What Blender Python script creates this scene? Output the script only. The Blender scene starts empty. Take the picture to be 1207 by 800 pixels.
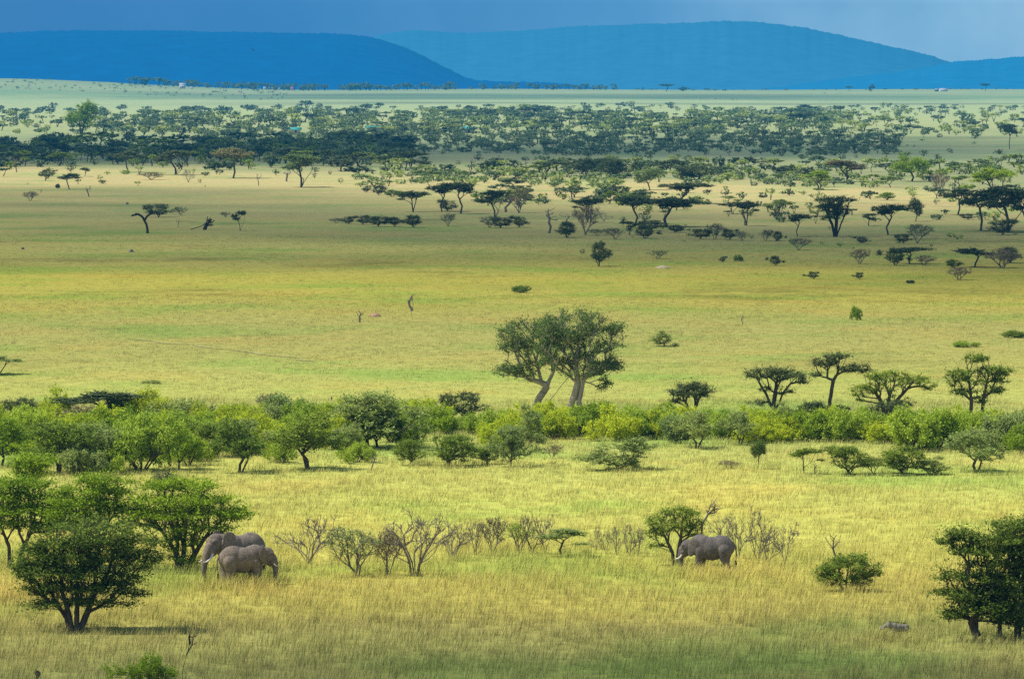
import bpy, math
import numpy as np

C = bpy.context.scene.collection
R = math.radians
W0, H0 = 1207.0, 800.0
FPX, CAMH, YH = 6035.0, 30.0, 96.0          # focal length in photo pixels, eye height above the plain, horizon row
TH = math.atan((400.0 - YH) / FPX)
rng = np.random.default_rng(7)

# ------------------------------------------------------------------ terrain
def sstep(a, b, x):
    t = np.clip((x - a) / (b - a), 0, 1)
    return t * t * (3 - 2 * t)

def height(x, y):
    x = np.asarray(x, float); y = np.asarray(y, float)
    h = 0.10 * np.sin(x * .11 + 1.3 + y * .021) * np.sin(y * .043 + .4) + 0.16 * np.sin(x * .031 + y * .017) * np.sin(y * .013 + 2.1)
    far = sstep(700, 2400, y)
    h = h + far * (0.5 * np.sin(x * .009 + y * .0041 + .5) + .5 * np.sin(y * .0073 + 1.7 + .5 * np.sin(x * .004)))
    h = h + sstep(2500, 5000, y) * (1.2 * np.sin(y * .0021 + x * .0013) + .7 * np.sin(x * .006 + 2.0))
    rise = 13.5 + 22.5 * sstep(-330, -1050, x) * (1 + .05 * np.sin(x * .013) + .03 * np.sin(x * .041 + 1))
    h = h + rise * sstep(6600, 9300, y) - (rise + 8) * sstep(9400, 11500, y)
    return h

def ray(px, py):
    u = (px - W0 / 2) / FPX; v = (H0 / 2 - py) / FPX
    return np.array([u, math.cos(TH) + v * math.sin(TH), -math.sin(TH) + v * math.cos(TH)])

def at(px, py):
    """point of the ground seen at a place of the photograph"""
    d = ray(px, py)
    y = GY; x = y * d[0] / d[1]; z = CAMH + y * d[2] / d[1]
    k = int(np.argmax(z - height(x, y) <= 0)) or len(y) - 1
    y = np.linspace(GY[k - 1], GY[k], 60); x = y * d[0] / d[1]; z = CAMH + y * d[2] / d[1]
    k = int(np.argmax(z - height(x, y) <= 0))
    return np.array([x[k], y[k], float(height(x[k], y[k]))])
GY = np.exp(np.linspace(math.log(180.), math.log(9500.), 1500))

def pxm(p):
    return FPX / math.hypot(p[0], p[1])

# ------------------------------------------------------------------ materials
def nt(name):
    m = bpy.data.materials.new(name); m.use_nodes = True
    t = m.node_tree; t.nodes.clear()
    return m, t, t.nodes, t.links

def N(ns, typ, **kw):
    n = ns.new(typ)
    for k, v in kw.items():
        if k.startswith('i_'):
            n.inputs[int(k[2:]) if k[2:].isdigit() else k[2:].replace('_', ' ')].default_value = v
        else:
            setattr(n, k, v)
    return n

def rgb(c): return (c[0], c[1], c[2], 1.0)

def mix(ns, L, fac, a, b, mode='MIX'):
    n = ns.new('ShaderNodeMix'); n.data_type = 'RGBA'; n.blend_type = mode
    for sock, v in ((n.inputs[0], fac), (n.inputs[6], a), (n.inputs[7], b)):
        if isinstance(v, bpy.types.NodeSocket): L.new(v, sock)
        elif isinstance(v, (int, float)): sock.default_value = v
        else: sock.default_value = rgb(v)
    return n.outputs[2]

def math_(ns, L, op, a, b=None, clamp=False):
    n = ns.new('ShaderNodeMath'); n.operation = op; n.use_clamp = clamp
    for i, v in enumerate((a, b)):
        if v is None: continue
        if isinstance(v, bpy.types.NodeSocket): L.new(v, n.inputs[i])
        else: n.inputs[i].default_value = v
    return n.outputs[0]

def mrange(ns, L, v, a, b, c=0., d=1., smooth=True):
    n = ns.new('ShaderNodeMapRange'); n.interpolation_type = 'SMOOTHSTEP' if smooth else 'LINEAR'
    L.new(v, n.inputs[0])
    for i, x in enumerate((a, b, c, d)): n.inputs[i + 1].default_value = x
    return n.outputs[0]

def noise(ns, L, vec, scale, detail=3, rough=.6):
    n = ns.new('ShaderNodeTexNoise'); n.inputs['Scale'].default_value = scale
    n.inputs['Detail'].default_value = detail; n.inputs['Roughness'].default_value = rough
    L.new(vec, n.inputs['Vector'])
    return n.outputs['Fac']

LN0, LN1 = math.log(200.0), math.log(16000.0)
def lt(row):
    """ramp position of the ground seen at a photo row"""
    return (math.log(FPX * CAMH / (row - YH)) - LN0) / (LN1 - LN0)

# plain colours from the near grass to the far plain (photo row, colour)
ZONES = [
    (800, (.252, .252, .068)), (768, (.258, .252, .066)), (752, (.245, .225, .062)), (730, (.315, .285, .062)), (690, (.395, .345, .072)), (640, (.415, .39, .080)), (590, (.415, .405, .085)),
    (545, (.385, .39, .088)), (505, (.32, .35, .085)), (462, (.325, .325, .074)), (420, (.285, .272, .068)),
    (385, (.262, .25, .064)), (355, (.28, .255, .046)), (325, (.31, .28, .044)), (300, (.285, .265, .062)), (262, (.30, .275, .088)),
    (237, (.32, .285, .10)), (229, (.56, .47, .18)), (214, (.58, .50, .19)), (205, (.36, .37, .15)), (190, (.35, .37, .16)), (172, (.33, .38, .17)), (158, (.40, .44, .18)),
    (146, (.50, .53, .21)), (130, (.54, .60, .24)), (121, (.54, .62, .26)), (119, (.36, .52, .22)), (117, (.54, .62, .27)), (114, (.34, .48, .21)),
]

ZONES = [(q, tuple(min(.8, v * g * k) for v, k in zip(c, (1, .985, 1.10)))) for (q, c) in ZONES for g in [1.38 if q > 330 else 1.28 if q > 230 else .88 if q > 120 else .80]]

def ground_colour(ns, L):
    geo = ns.new('ShaderNodeNewGeometry')
    sep = ns.new('ShaderNodeSeparateXYZ'); L.new(geo.outputs['Position'], sep.inputs[0])
    x, y = sep.outputs[0], sep.outputs[1]
    flat = ns.new('ShaderNodeCombineXYZ'); L.new(x, flat.inputs[0]); L.new(y, flat.inputs[1])
    p = flat.outputs[0]
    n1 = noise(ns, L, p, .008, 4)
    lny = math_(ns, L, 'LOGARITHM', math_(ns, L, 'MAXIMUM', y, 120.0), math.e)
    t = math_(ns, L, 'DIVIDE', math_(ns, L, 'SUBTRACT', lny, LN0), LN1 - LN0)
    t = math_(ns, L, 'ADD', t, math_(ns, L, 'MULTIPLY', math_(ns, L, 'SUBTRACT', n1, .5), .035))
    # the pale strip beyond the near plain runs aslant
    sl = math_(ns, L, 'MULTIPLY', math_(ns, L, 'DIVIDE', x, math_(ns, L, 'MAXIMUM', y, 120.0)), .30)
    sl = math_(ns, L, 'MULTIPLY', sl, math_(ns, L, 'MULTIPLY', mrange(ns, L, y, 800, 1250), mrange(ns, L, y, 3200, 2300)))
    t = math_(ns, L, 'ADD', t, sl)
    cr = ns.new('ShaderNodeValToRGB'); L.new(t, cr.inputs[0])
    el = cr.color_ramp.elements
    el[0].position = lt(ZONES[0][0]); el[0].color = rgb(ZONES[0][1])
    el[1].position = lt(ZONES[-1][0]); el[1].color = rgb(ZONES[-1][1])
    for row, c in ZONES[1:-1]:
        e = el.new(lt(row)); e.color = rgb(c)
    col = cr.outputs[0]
    # patches of greener and of drier grass, wide clumps and small ones
    g = mrange(ns, L, noise(ns, L, p, .030, 5), .47, .68)
    col = mix(ns, L, math_(ns, L, 'MULTIPLY', g, .75), col, mix(ns, L, 1.0, col, (.60, .92, .66), 'MULTIPLY'))
    off = ns.new('ShaderNodeVectorMath'); off.operation = 'ADD'; L.new(p, off.inputs[0]); off.inputs[1].default_value = (371, 59, 7)
    q = off.outputs[0]
    d = mrange(ns, L, noise(ns, L, q, .055, 5), .50, .70)
    col = mix(ns, L, math_(ns, L, 'MULTIPLY', d, .6), col, mix(ns, L, 1.0, col, (1.18, .98, .95), 'MULTIPLY'))
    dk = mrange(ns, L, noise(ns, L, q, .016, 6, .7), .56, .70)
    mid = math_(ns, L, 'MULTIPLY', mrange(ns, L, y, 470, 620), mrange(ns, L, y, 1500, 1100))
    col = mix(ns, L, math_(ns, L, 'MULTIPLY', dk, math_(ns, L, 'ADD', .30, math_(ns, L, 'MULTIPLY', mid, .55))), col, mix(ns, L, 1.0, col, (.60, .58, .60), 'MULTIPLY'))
    f = noise(ns, L, p, .45, 5, .75)
    col = mix(ns, L, 1.0, col, mix(ns, L, mrange(ns, L, f, .3, .7), (.84, .85, .82), (1.16, 1.15, 1.13)), 'MULTIPLY')
    return col, p, y

def ground_material():
    m, t, ns, L = nt('savanna_ground')
    col, p, y = ground_colour(ns, L)
    # under the tall grass near by the sheet is slightly darker; far off the sheet stands for the grass itself
    col = mix(ns, L, mrange(ns, L, y, 420, 1100), mix(ns, L, 1.0, col, (.95, .96, .92), 'MULTIPLY'), col)
    fine = noise(ns, L, p, 1.7, 4, .8)
    col = mix(ns, L, 1.0, col, mix(ns, L, mrange(ns, L, fine, .3, .7), (.80, .80, .80), (1.16, 1.16, 1.12)), 'MULTIPLY')
    b = ns.new('ShaderNodeBsdfDiffuse'); L.new(col, b.inputs[0])
    bump = N(ns, 'ShaderNodeBump'); bump.inputs['Strength'].default_value = .6; bump.inputs['Distance'].default_value = .5
    L.new(noise(ns, L, p, .5, 5, .7), bump.inputs['Height']); L.new(bump.outputs[0], b.inputs['Normal'])
    o = ns.new('ShaderNodeOutputMaterial'); L.new(b.outputs[0], o.inputs[0])
    return m

def grass_material():
    m, t, ns, L = nt('grass_blades')
    col, p, y = ground_colour(ns, L)
    geo = ns.new('ShaderNodeNewGeometry')
    tip = N(ns, 'ShaderNodeAttribute', attribute_name='tip')
    v = geo.outputs['Random Per Island']
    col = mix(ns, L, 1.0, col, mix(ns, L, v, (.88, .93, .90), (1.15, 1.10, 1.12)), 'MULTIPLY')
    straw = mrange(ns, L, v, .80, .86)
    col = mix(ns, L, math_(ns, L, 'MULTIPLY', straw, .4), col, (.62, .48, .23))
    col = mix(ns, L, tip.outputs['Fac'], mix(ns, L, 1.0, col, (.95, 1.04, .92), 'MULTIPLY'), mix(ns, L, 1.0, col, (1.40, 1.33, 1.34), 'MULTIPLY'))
    # a blade scatters light all round: its shading normal is bent towards the sky
    nv = ns.new('ShaderNodeVectorMath'); nv.operation = 'SCALE'; L.new(geo.outputs['Normal'], nv.inputs[0]); nv.inputs['Scale'].default_value = .30
    na = ns.new('ShaderNodeVectorMath'); na.operation = 'ADD'; L.new(nv.outputs[0], na.inputs[0]); na.inputs[1].default_value = (0, 0, 1)
    nn = ns.new('ShaderNodeVectorMath'); nn.operation = 'NORMALIZE'; L.new(na.outputs[0], nn.inputs[0])
    d = ns.new('ShaderNodeBsdfDiffuse'); L.new(col, d.inputs[0]); L.new(nn.outputs[0], d.inputs['Normal'])
    tr = ns.new('ShaderNodeBsdfTranslucent'); L.new(col, tr.inputs[0])
    ms = ns.new('ShaderNodeMixShader'); ms.inputs[0].default_value = .22
    L.new(d.outputs[0], ms.inputs[1]); L.new(tr.outputs[0], ms.inputs[2])
    o = ns.new('ShaderNodeOutputMaterial'); L.new(ms.outputs[0], o.inputs[0])
    return m

def leaf_material(name, a, b, trans=.3):
    m, t, ns, L = nt(name)
    geo = ns.new('ShaderNodeNewGeometry'); oi = ns.new('ShaderNodeObjectInfo')
    col = mix(ns, L, geo.outputs['Random Per Island'], a, b)
    col = mix(ns, L, 1.0, col, mix(ns, L, oi.outputs['Random'], (.80, .84, .85), (1.20, 1.12, 1.05)), 'MULTIPLY')
    nv = ns.new('ShaderNodeVectorMath'); nv.operation = 'ADD'; L.new(geo.outputs['Normal'], nv.inputs[0]); nv.inputs[1].default_value = (0, 0, .8)
    nn = ns.new('ShaderNodeVectorMath'); nn.operation = 'NORMALIZE'; L.new(nv.outputs[0], nn.inputs[0])
    d = N(ns, 'ShaderNodeBsdfPrincipled'); L.new(col, d.inputs['Base Color']); L.new(nn.outputs[0], d.inputs['Normal']); d.inputs['Roughness'].default_value = .55
    d.inputs['Specular IOR Level'].default_value = .08
    tr = ns.new('ShaderNodeBsdfTranslucent'); L.new(mix(ns, L, 1.0, col, (1.25, 1.25, .7), 'MULTIPLY'), tr.inputs[0])
    ms = ns.new('ShaderNodeMixShader'); ms.inputs[0].default_value = trans
    L.new(d.outputs[0], ms.inputs[1]); L.new(tr.outputs[0], ms.inputs[2])
    o = ns.new('ShaderNodeOutputMaterial'); L.new(ms.outputs[0], o.inputs[0])
    return m

def rough_material(name, a, b, scale=3., bumpd=.02, rough=.9, detail=5, stretch=(1, 1, 1)):
    m, t, ns, L = nt(name)
    tc = ns.new('ShaderNodeTexCoord'); mp = ns.new('ShaderNodeMapping'); mp.inputs['Scale'].default_value = stretch
    L.new(tc.outputs['Object'], mp.inputs[0])
    f = noise(ns, L, mp.outputs[0], scale, detail, .7)
    col = mix(ns, L, mrange(ns, L, f, .3, .7), a, b)
    d = N(ns, 'ShaderNodeBsdfPrincipled'); L.new(col, d.inputs['Base Color']); d.inputs['Roughness'].default_value = rough
    d.inputs['Specular IOR Level'].default_value = .2
    bp = ns.new('ShaderNodeBump'); bp.inputs['Strength'].default_value = .8; bp.inputs['Distance'].default_value = bumpd
    L.new(f, bp.inputs['Height']); L.new(bp.outputs[0], d.inputs['Normal'])
    o = ns.new('ShaderNodeOutputMaterial'); L.new(d.outputs[0], o.inputs[0])
    return m

M = {}
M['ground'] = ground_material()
M['grass'] = grass_material()
M['leaf_acacia'] = leaf_material('leaf_acacia', (0.09, 0.15, 0.02), (0.32, 0.42, 0.05), .30)
M['leaf_sunny'] = leaf_material('leaf_sunny', (0.1, 0.19, 0.012), (0.42, 0.57, 0.035), .35)
M['leaf_shade'] = leaf_material('leaf_shade', (0.05, 0.092, 0.014), (0.2, 0.285, 0.04), .25)  # shaded copy of leaf_sunny: crown shade put into the leaf colour
M['leaf_yellow'] = leaf_material('leaf_yellow', (0.3, 0.41, 0.022), (0.64, 0.7, 0.04), .38)
M['leaf_bright'] = leaf_material('leaf_bright', (0.25, 0.37, 0.03), (0.5, 0.62, 0.07), .36)
M['leaf_olive'] = leaf_material('leaf_olive', (0.195, 0.26, 0.0813), (0.4388, 0.52, 0.1382), .3)
M['leaf_fig'] = leaf_material('leaf_fig', (0.07, 0.13, 0.03), (0.23, 0.33, 0.065), .25)
M['leaf_dark'] = leaf_material('leaf_dark', (0.055, 0.082, 0.034), (0.15, 0.19, 0.06), .2)
M['leaf_brown'] = leaf_material('leaf_brown', (.14, .11, .055), (.26, .21, .10), .2)
M['leaf_tan'] = leaf_material('leaf_tan', (.22, .21, .085), (.38, .34, .14), .25)
M['leaf_pale'] = leaf_material('leaf_pale', (.12, .19, .06), (.26, .34, .11), .3)
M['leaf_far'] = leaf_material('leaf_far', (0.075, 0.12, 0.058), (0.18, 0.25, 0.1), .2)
M['bark'] = rough_material('bark', (.055, .042, .032), (.13, .105, .08), 6, .03, .95, 5, (1, 1, .25))
M['bark_pale'] = rough_material('bark_pale', (.30, .235, .17), (.52, .43, .33), 4, .05, .9, 6, (1, 1, .3))
M['bark_dead'] = rough_material('bark_dead', (.12, .098, .075), (.28, .235, .18), 6, .02, .95, 4, (1, 1, .3))
M['bark_dark'] = rough_material('bark_dark', (.025, .020, .017), (.06, .05, .042), 6, .02, .95, 4)

# ------------------------------------------------------------------ meshes
def mesh_from(name, V, F, mats, midx=None, smooth=False):
    """V n x 3; F is a list of (m x k) index arrays"""
    me = bpy.data.meshes.new(name)
    V = np.asarray(V, np.float32)
    F = [np.asarray(f, np.int32) for f in F if len(f)]
    tot = np.concatenate([np.full(len(f), f.shape[1], np.int32) for f in F])
    idx = np.concatenate([f.ravel() for f in F])
    me.vertices.add(len(V)); me.vertices.foreach_set('co', V.ravel())
    me.loops.add(len(idx)); me.loops.foreach_set('vertex_index', idx)
    me.polygons.add(len(tot))
    st = np.zeros(len(tot), np.int32); st[1:] = np.cumsum(tot)[:-1]
    me.polygons.foreach_set('loop_start', st); me.polygons.foreach_set('loop_total', tot)
    for m in mats: me.materials.append(m)
    if midx is not None: me.polygons.foreach_set('material_index', np.asarray(midx, np.int32))
    if smooth: me.polygons.foreach_set('use_smooth', np.ones(len(tot), bool))
    me.update(calc_edges=True)
    return me

def unit(v):
    return v / np.maximum(np.linalg.norm(v, axis=-1, keepdims=True), 1e-9)

def tubes(p0, p1, r0, r1, k=5):
    """a tapered tube for each edge"""
    ax = unit(p1 - p0)
    ref = np.where(np.abs(ax[:, 2:3]) > .9, np.array([[1., 0, 0]]), np.array([[0, 0, 1.]]))
    u = unit(np.cross(ax, ref)); v = np.cross(ax, u)
    a = np.arange(k) / k * 2 * np.pi
    ring = u[:, None, :] * np.cos(a)[None, :, None] + v[:, None, :] * np.sin(a)[None, :, None]
    A = p0[:, None, :] + ring * r0[:, None, None]
    B = p1[:, None, :] + ring * r1[:, None, None]
    n = len(p0)
    V = np.concatenate([A, B], 1).reshape(-1, 3)
    i = np.arange(k); j = (i + 1) % k
    F = np.stack([i, j, j + k, i + k], 1)[None] + (np.arange(n) * 2 * k)[:, None, None]
    return V, F.reshape(-1, 4)

def leaves(pos, axis, nrm, ln, wd):
    """a pointed leaf spray (rhombus, slightly folded) for each row"""
    ax = unit(axis); b = unit(np.cross(nrm, ax)); c = np.cross(ax, b)
    ln = ln[:, None]; wd = wd[:, None]
    V = np.stack([pos - ax * ln * .5, pos + b * wd * .5 + c * wd * .12, pos + ax * ln * .5, pos - b * wd * .5 + c * wd * .12], 1).reshape(-1, 3)
    F = np.arange(len(V)).reshape(-1, 4)
    return V, F

DENS = 1.0
def sample_blob(r, blob):
    cx, cy, cz, rx, ry, rz, n = blob[:7]; n = int(n * DENS)
    shell = blob[7] if len(blob) > 7 else .55
    d = unit(r.normal(size=(n, 3)))
    k = shell + (1 - shell) * r.random((n, 1)) ** .6
    return np.array([cx, cy, cz]) + d * k * np.array([rx, ry, rz])

def grow(r, stems, A, step, rt, rmin, upbias=.12, wob=.06, plw=.25, zfree=0.):
    """skeleton: stems are given polylines with start radius; every attractor is joined to the nearest suitable node"""
    n_max = 60 + sum(len(s) * 8 for s in stems) + len(A) * 8
    P = np.zeros((n_max, 3)); par = np.full(n_max, -1, int); pl = np.zeros(n_max); n = 0
    ok = np.zeros(n_max, bool)
    for s in stems:
        s = np.asarray(s, float)
        last = -1
        for i in range(len(s) - 1):
            m = max(1, int(np.linalg.norm(s[i + 1] - s[i]) / step))
            for j in range(m + (1 if i == len(s) - 2 else 0)):
                q = s[i] + (s[i + 1] - s[i]) * (j / m)
                if last >= 0: q = q + r.normal(size=3) * wob * step * .5
                P[n] = q; par[n] = last
                pl[n] = 0 if last < 0 else pl[last] + np.linalg.norm(P[n] - P[last])
                ok[n] = i >= (len(s) - 1) * .34 and last >= 0
                last = n; n += 1
        ok[last] = True
    base = P[0].copy()
    A = A[np.argsort(np.linalg.norm(A - base, axis=1))]
    tipn, tipd = [], []
    load = np.zeros(n_max)
    for a in A:
        v = a - P[:n]
        d = np.linalg.norm(v, axis=1); dh = np.hypot(v[:, 0], v[:, 1])
        cost = d + plw * pl[:n] + 2.5 * np.maximum(0, -v[:, 2] + .10 * dh - zfree) + np.where(ok[:n], 0, 1e6)
        i = int(np.argmin(cost)); D = d[i]
        m = int(np.clip(D / step, 1, 6))
        p = P[i]
        c = .5 * (p + a) + np.array([0, 0, upbias * D]) + r.normal(size=3) * wob * D
        last = i
        for j in range(1, m + 1):
            t = j / m
            q = (1 - t) ** 2 * p + 2 * t * (1 - t) * c + t * t * a
            P[n] = q; par[n] = last; pl[n] = pl[last] + np.linalg.norm(q - P[last]); ok[n] = True
            last = n; n += 1
            if n >= n_max - 8: break
        load[last] += 1; tipn.append(last)
        tipd.append(a - P[par[last]])
        if n >= n_max - 8: break
    for i in range(n - 1, -1, -1):
        if par[i] >= 0: load[par[i]] += max(load[i], .4)
    roots = np.where(par[:n] < 0)[0]
    mx = max(load[roots].max(), 1)
    rad = np.maximum(rmin, rt * (np.maximum(load[:n], .4) / mx) ** .52)
    e = np.where(par[:n] >= 0)[0]
    p0, p1 = P[par[e]], P[e]
    r1 = rad[e]; r0 = np.minimum(rad[par[e]], r1 * 1.35)
    flare = pl[par[e]] < step * .6
    r0 = np.where(flare, r0 * 1.25, r0)
    return p0, p1, r0, r1, P[np.array(tipn)], unit(np.array(tipd))

def build_tree(r, stems, blobs, leaf, leafmat, barkmat, step=.35, rt=.18, rmin=.012, upbias=.12, wob=.06, plw=.5, k=5, twigs=0, single=False, zfree=0., tubek=5):
    """returns (trunk mesh, crown mesh) or one mesh with both"""
    A = np.concatenate([sample_blob(r, b) for b in blobs])
    A = A[A[:, 2] > .12]
    p0, p1, r0, r1, T, D = grow(r, stems, A, step, rt, rmin, upbias, wob, plw, zfree)
    if twigs:
        n = len(T)
        b = np.repeat(T, twigs, 0); dd = np.repeat(D, twigs, 0)
        dr = unit(dd + r.normal(size=b.shape) * .75 + np.array([0, 0, .15]))
        b = b - dd * (r.random((len(b), 1)) * step * .9)
        ln = (step * (.5 + r.random((len(b), 1)) * 1.1))
        mid_ = b + dr * ln * .5 + r.normal(size=b.shape) * ln * .08
        end = mid_ + unit(dr + r.normal(size=b.shape) * .4) * ln * .5
        p0 = np.concatenate([p0, b, mid_]); p1 = np.concatenate([p1, mid_, end])
        r0 = np.concatenate([r0, np.full(len(b), rmin * .9), np.full(len(b), rmin * .75)])
        r1 = np.concatenate([r1, np.full(len(b), rmin * .75), np.full(len(b), rmin * .4)])
    TV, TF = tubes(p0, p1, r0, r1, tubek)
    if leaf is None:
        return mesh_from('trunk', TV, [TF], [M[barkmat]], smooth=True), None
    m, kk, L, ls, flat, droop = leaf
    n = len(T)
    out = D * np.array([1, 1, .35]); out = unit(out + .001)
    b = np.repeat(T, m, 0); o = np.repeat(out, m, 0)
    td = unit(o * .75 + r.normal(size=b.shape) * np.array([.8, .8, .8 * (1 - flat) + .10]) + np.array([0, 0, droop]))
    tl = L * (.55 + .75 * r.random((len(b), 1)))
    t = (np.arange(kk) + .5) / kk
    pos = b[:, None, :] + td[:, None, :] * (tl[:, None, :] * t[None, :, None]) - td[:, None, :] * L * .25
    pos = pos.reshape(-1, 3)
    tdr = np.repeat(td, kk, 0)
    pos = pos + r.normal(size=pos.shape) * np.array([1, 1, 1 - .65 * flat]) * L * .16
    ax = unit(tdr * .7 + r.normal(size=pos.shape) * np.array([.8, .8, .8 - .55 * flat]))
    nr = unit(np.array([0, 0, 1.]) * (.35 + 1.2 * flat) + r.normal(size=pos.shape) * .55)
    s = ls * (.6 + .8 * r.random(len(pos)))
    LV, LF = leaves(pos, ax, nr, s, s * .46)
    if single:
        return mesh_from('tree', np.concatenate([TV, LV]), [TF, LF + len(TV)], [M[barkmat], M[leafmat]],
                         np.concatenate([np.zeros(len(TF), int), np.ones(len(LF), int)])), None
    return mesh_from('trunk', TV, [TF], [M[barkmat]], smooth=True), mesh_from('crown', LV, [LF], [M[leafmat]])

# ------------------------------------------------------------------ things
def tag(o, label, cat, group=None):
    o['label'] = label; o['category'] = cat
    if group: o['group'] = group
    return o

def link(name, me, parent=None):
    o = bpy.data.objects.new(name, me); C.objects.link(o)
    if parent is not None: o.parent = parent
    return o

def root(name, p, label, cat, group=None, rz=0., sc=(1, 1, 1)):
    o = bpy.data.objects.new(name, None); C.objects.link(o)
    o.empty_display_size = .3
    o.location = tuple(p); o.rotation_euler = (0, 0, rz); o.scale = sc
    return tag(o, label, cat, group)

def hero(name, cat, label, px, py, stems, blobs, leaf, leafmat, barkmat='bark', seed=1, group=None, sink=.04, **kw):
    """a tree of its own shape; stems and blobs in photo pixels from the foot (x right, z up, y = depth, away positive)"""
    p = at(px, py); s = 1 / pxm(p)
    global DENS
    r = np.random.default_rng(seed)
    st = [np.array([(x * s, y * s, z * s - (sink if i == 0 else 0)) for i, (x, y, z) in enumerate(q)]) for q in stems]
    bl = [(b[0] * s, b[1] * s, b[2] * s, b[3] * s, b[4] * s, b[5] * s) + tuple(b[6:]) for b in blobs]
    DENS = kw.pop('dens', 1.3) if leaf else 1.3
    kw.setdefault('plw', .55)
    if leaf: leaf = (leaf[0], int(leaf[1] * 1.5), leaf[2] * 1.35, leaf[3] * .90) + tuple(leaf[4:])
    tr, cr = build_tree(r, st, bl, leaf, leafmat, barkmat, **kw)
    DENS = 1.0
    o = root(name, p, label, cat, group)
    link('trunk', tr, o)
    if cr is not None: link('crown', cr, o)
    return o

# ------------------------------------------------------------------ prototype trees (about 1 unit = as built; scaled when placed)
PROTO = {}
def dims(ms):
    P = np.concatenate([np.array([v.co[:] for v in m.vertices]) for m in ms if m is not None])
    q = np.percentile(P, [4, 96], axis=0)
    return (q[1, 0] - q[0, 0] + q[1, 1] - q[0, 1]) / 2, np.percentile(P[:, 2], 97)

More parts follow.
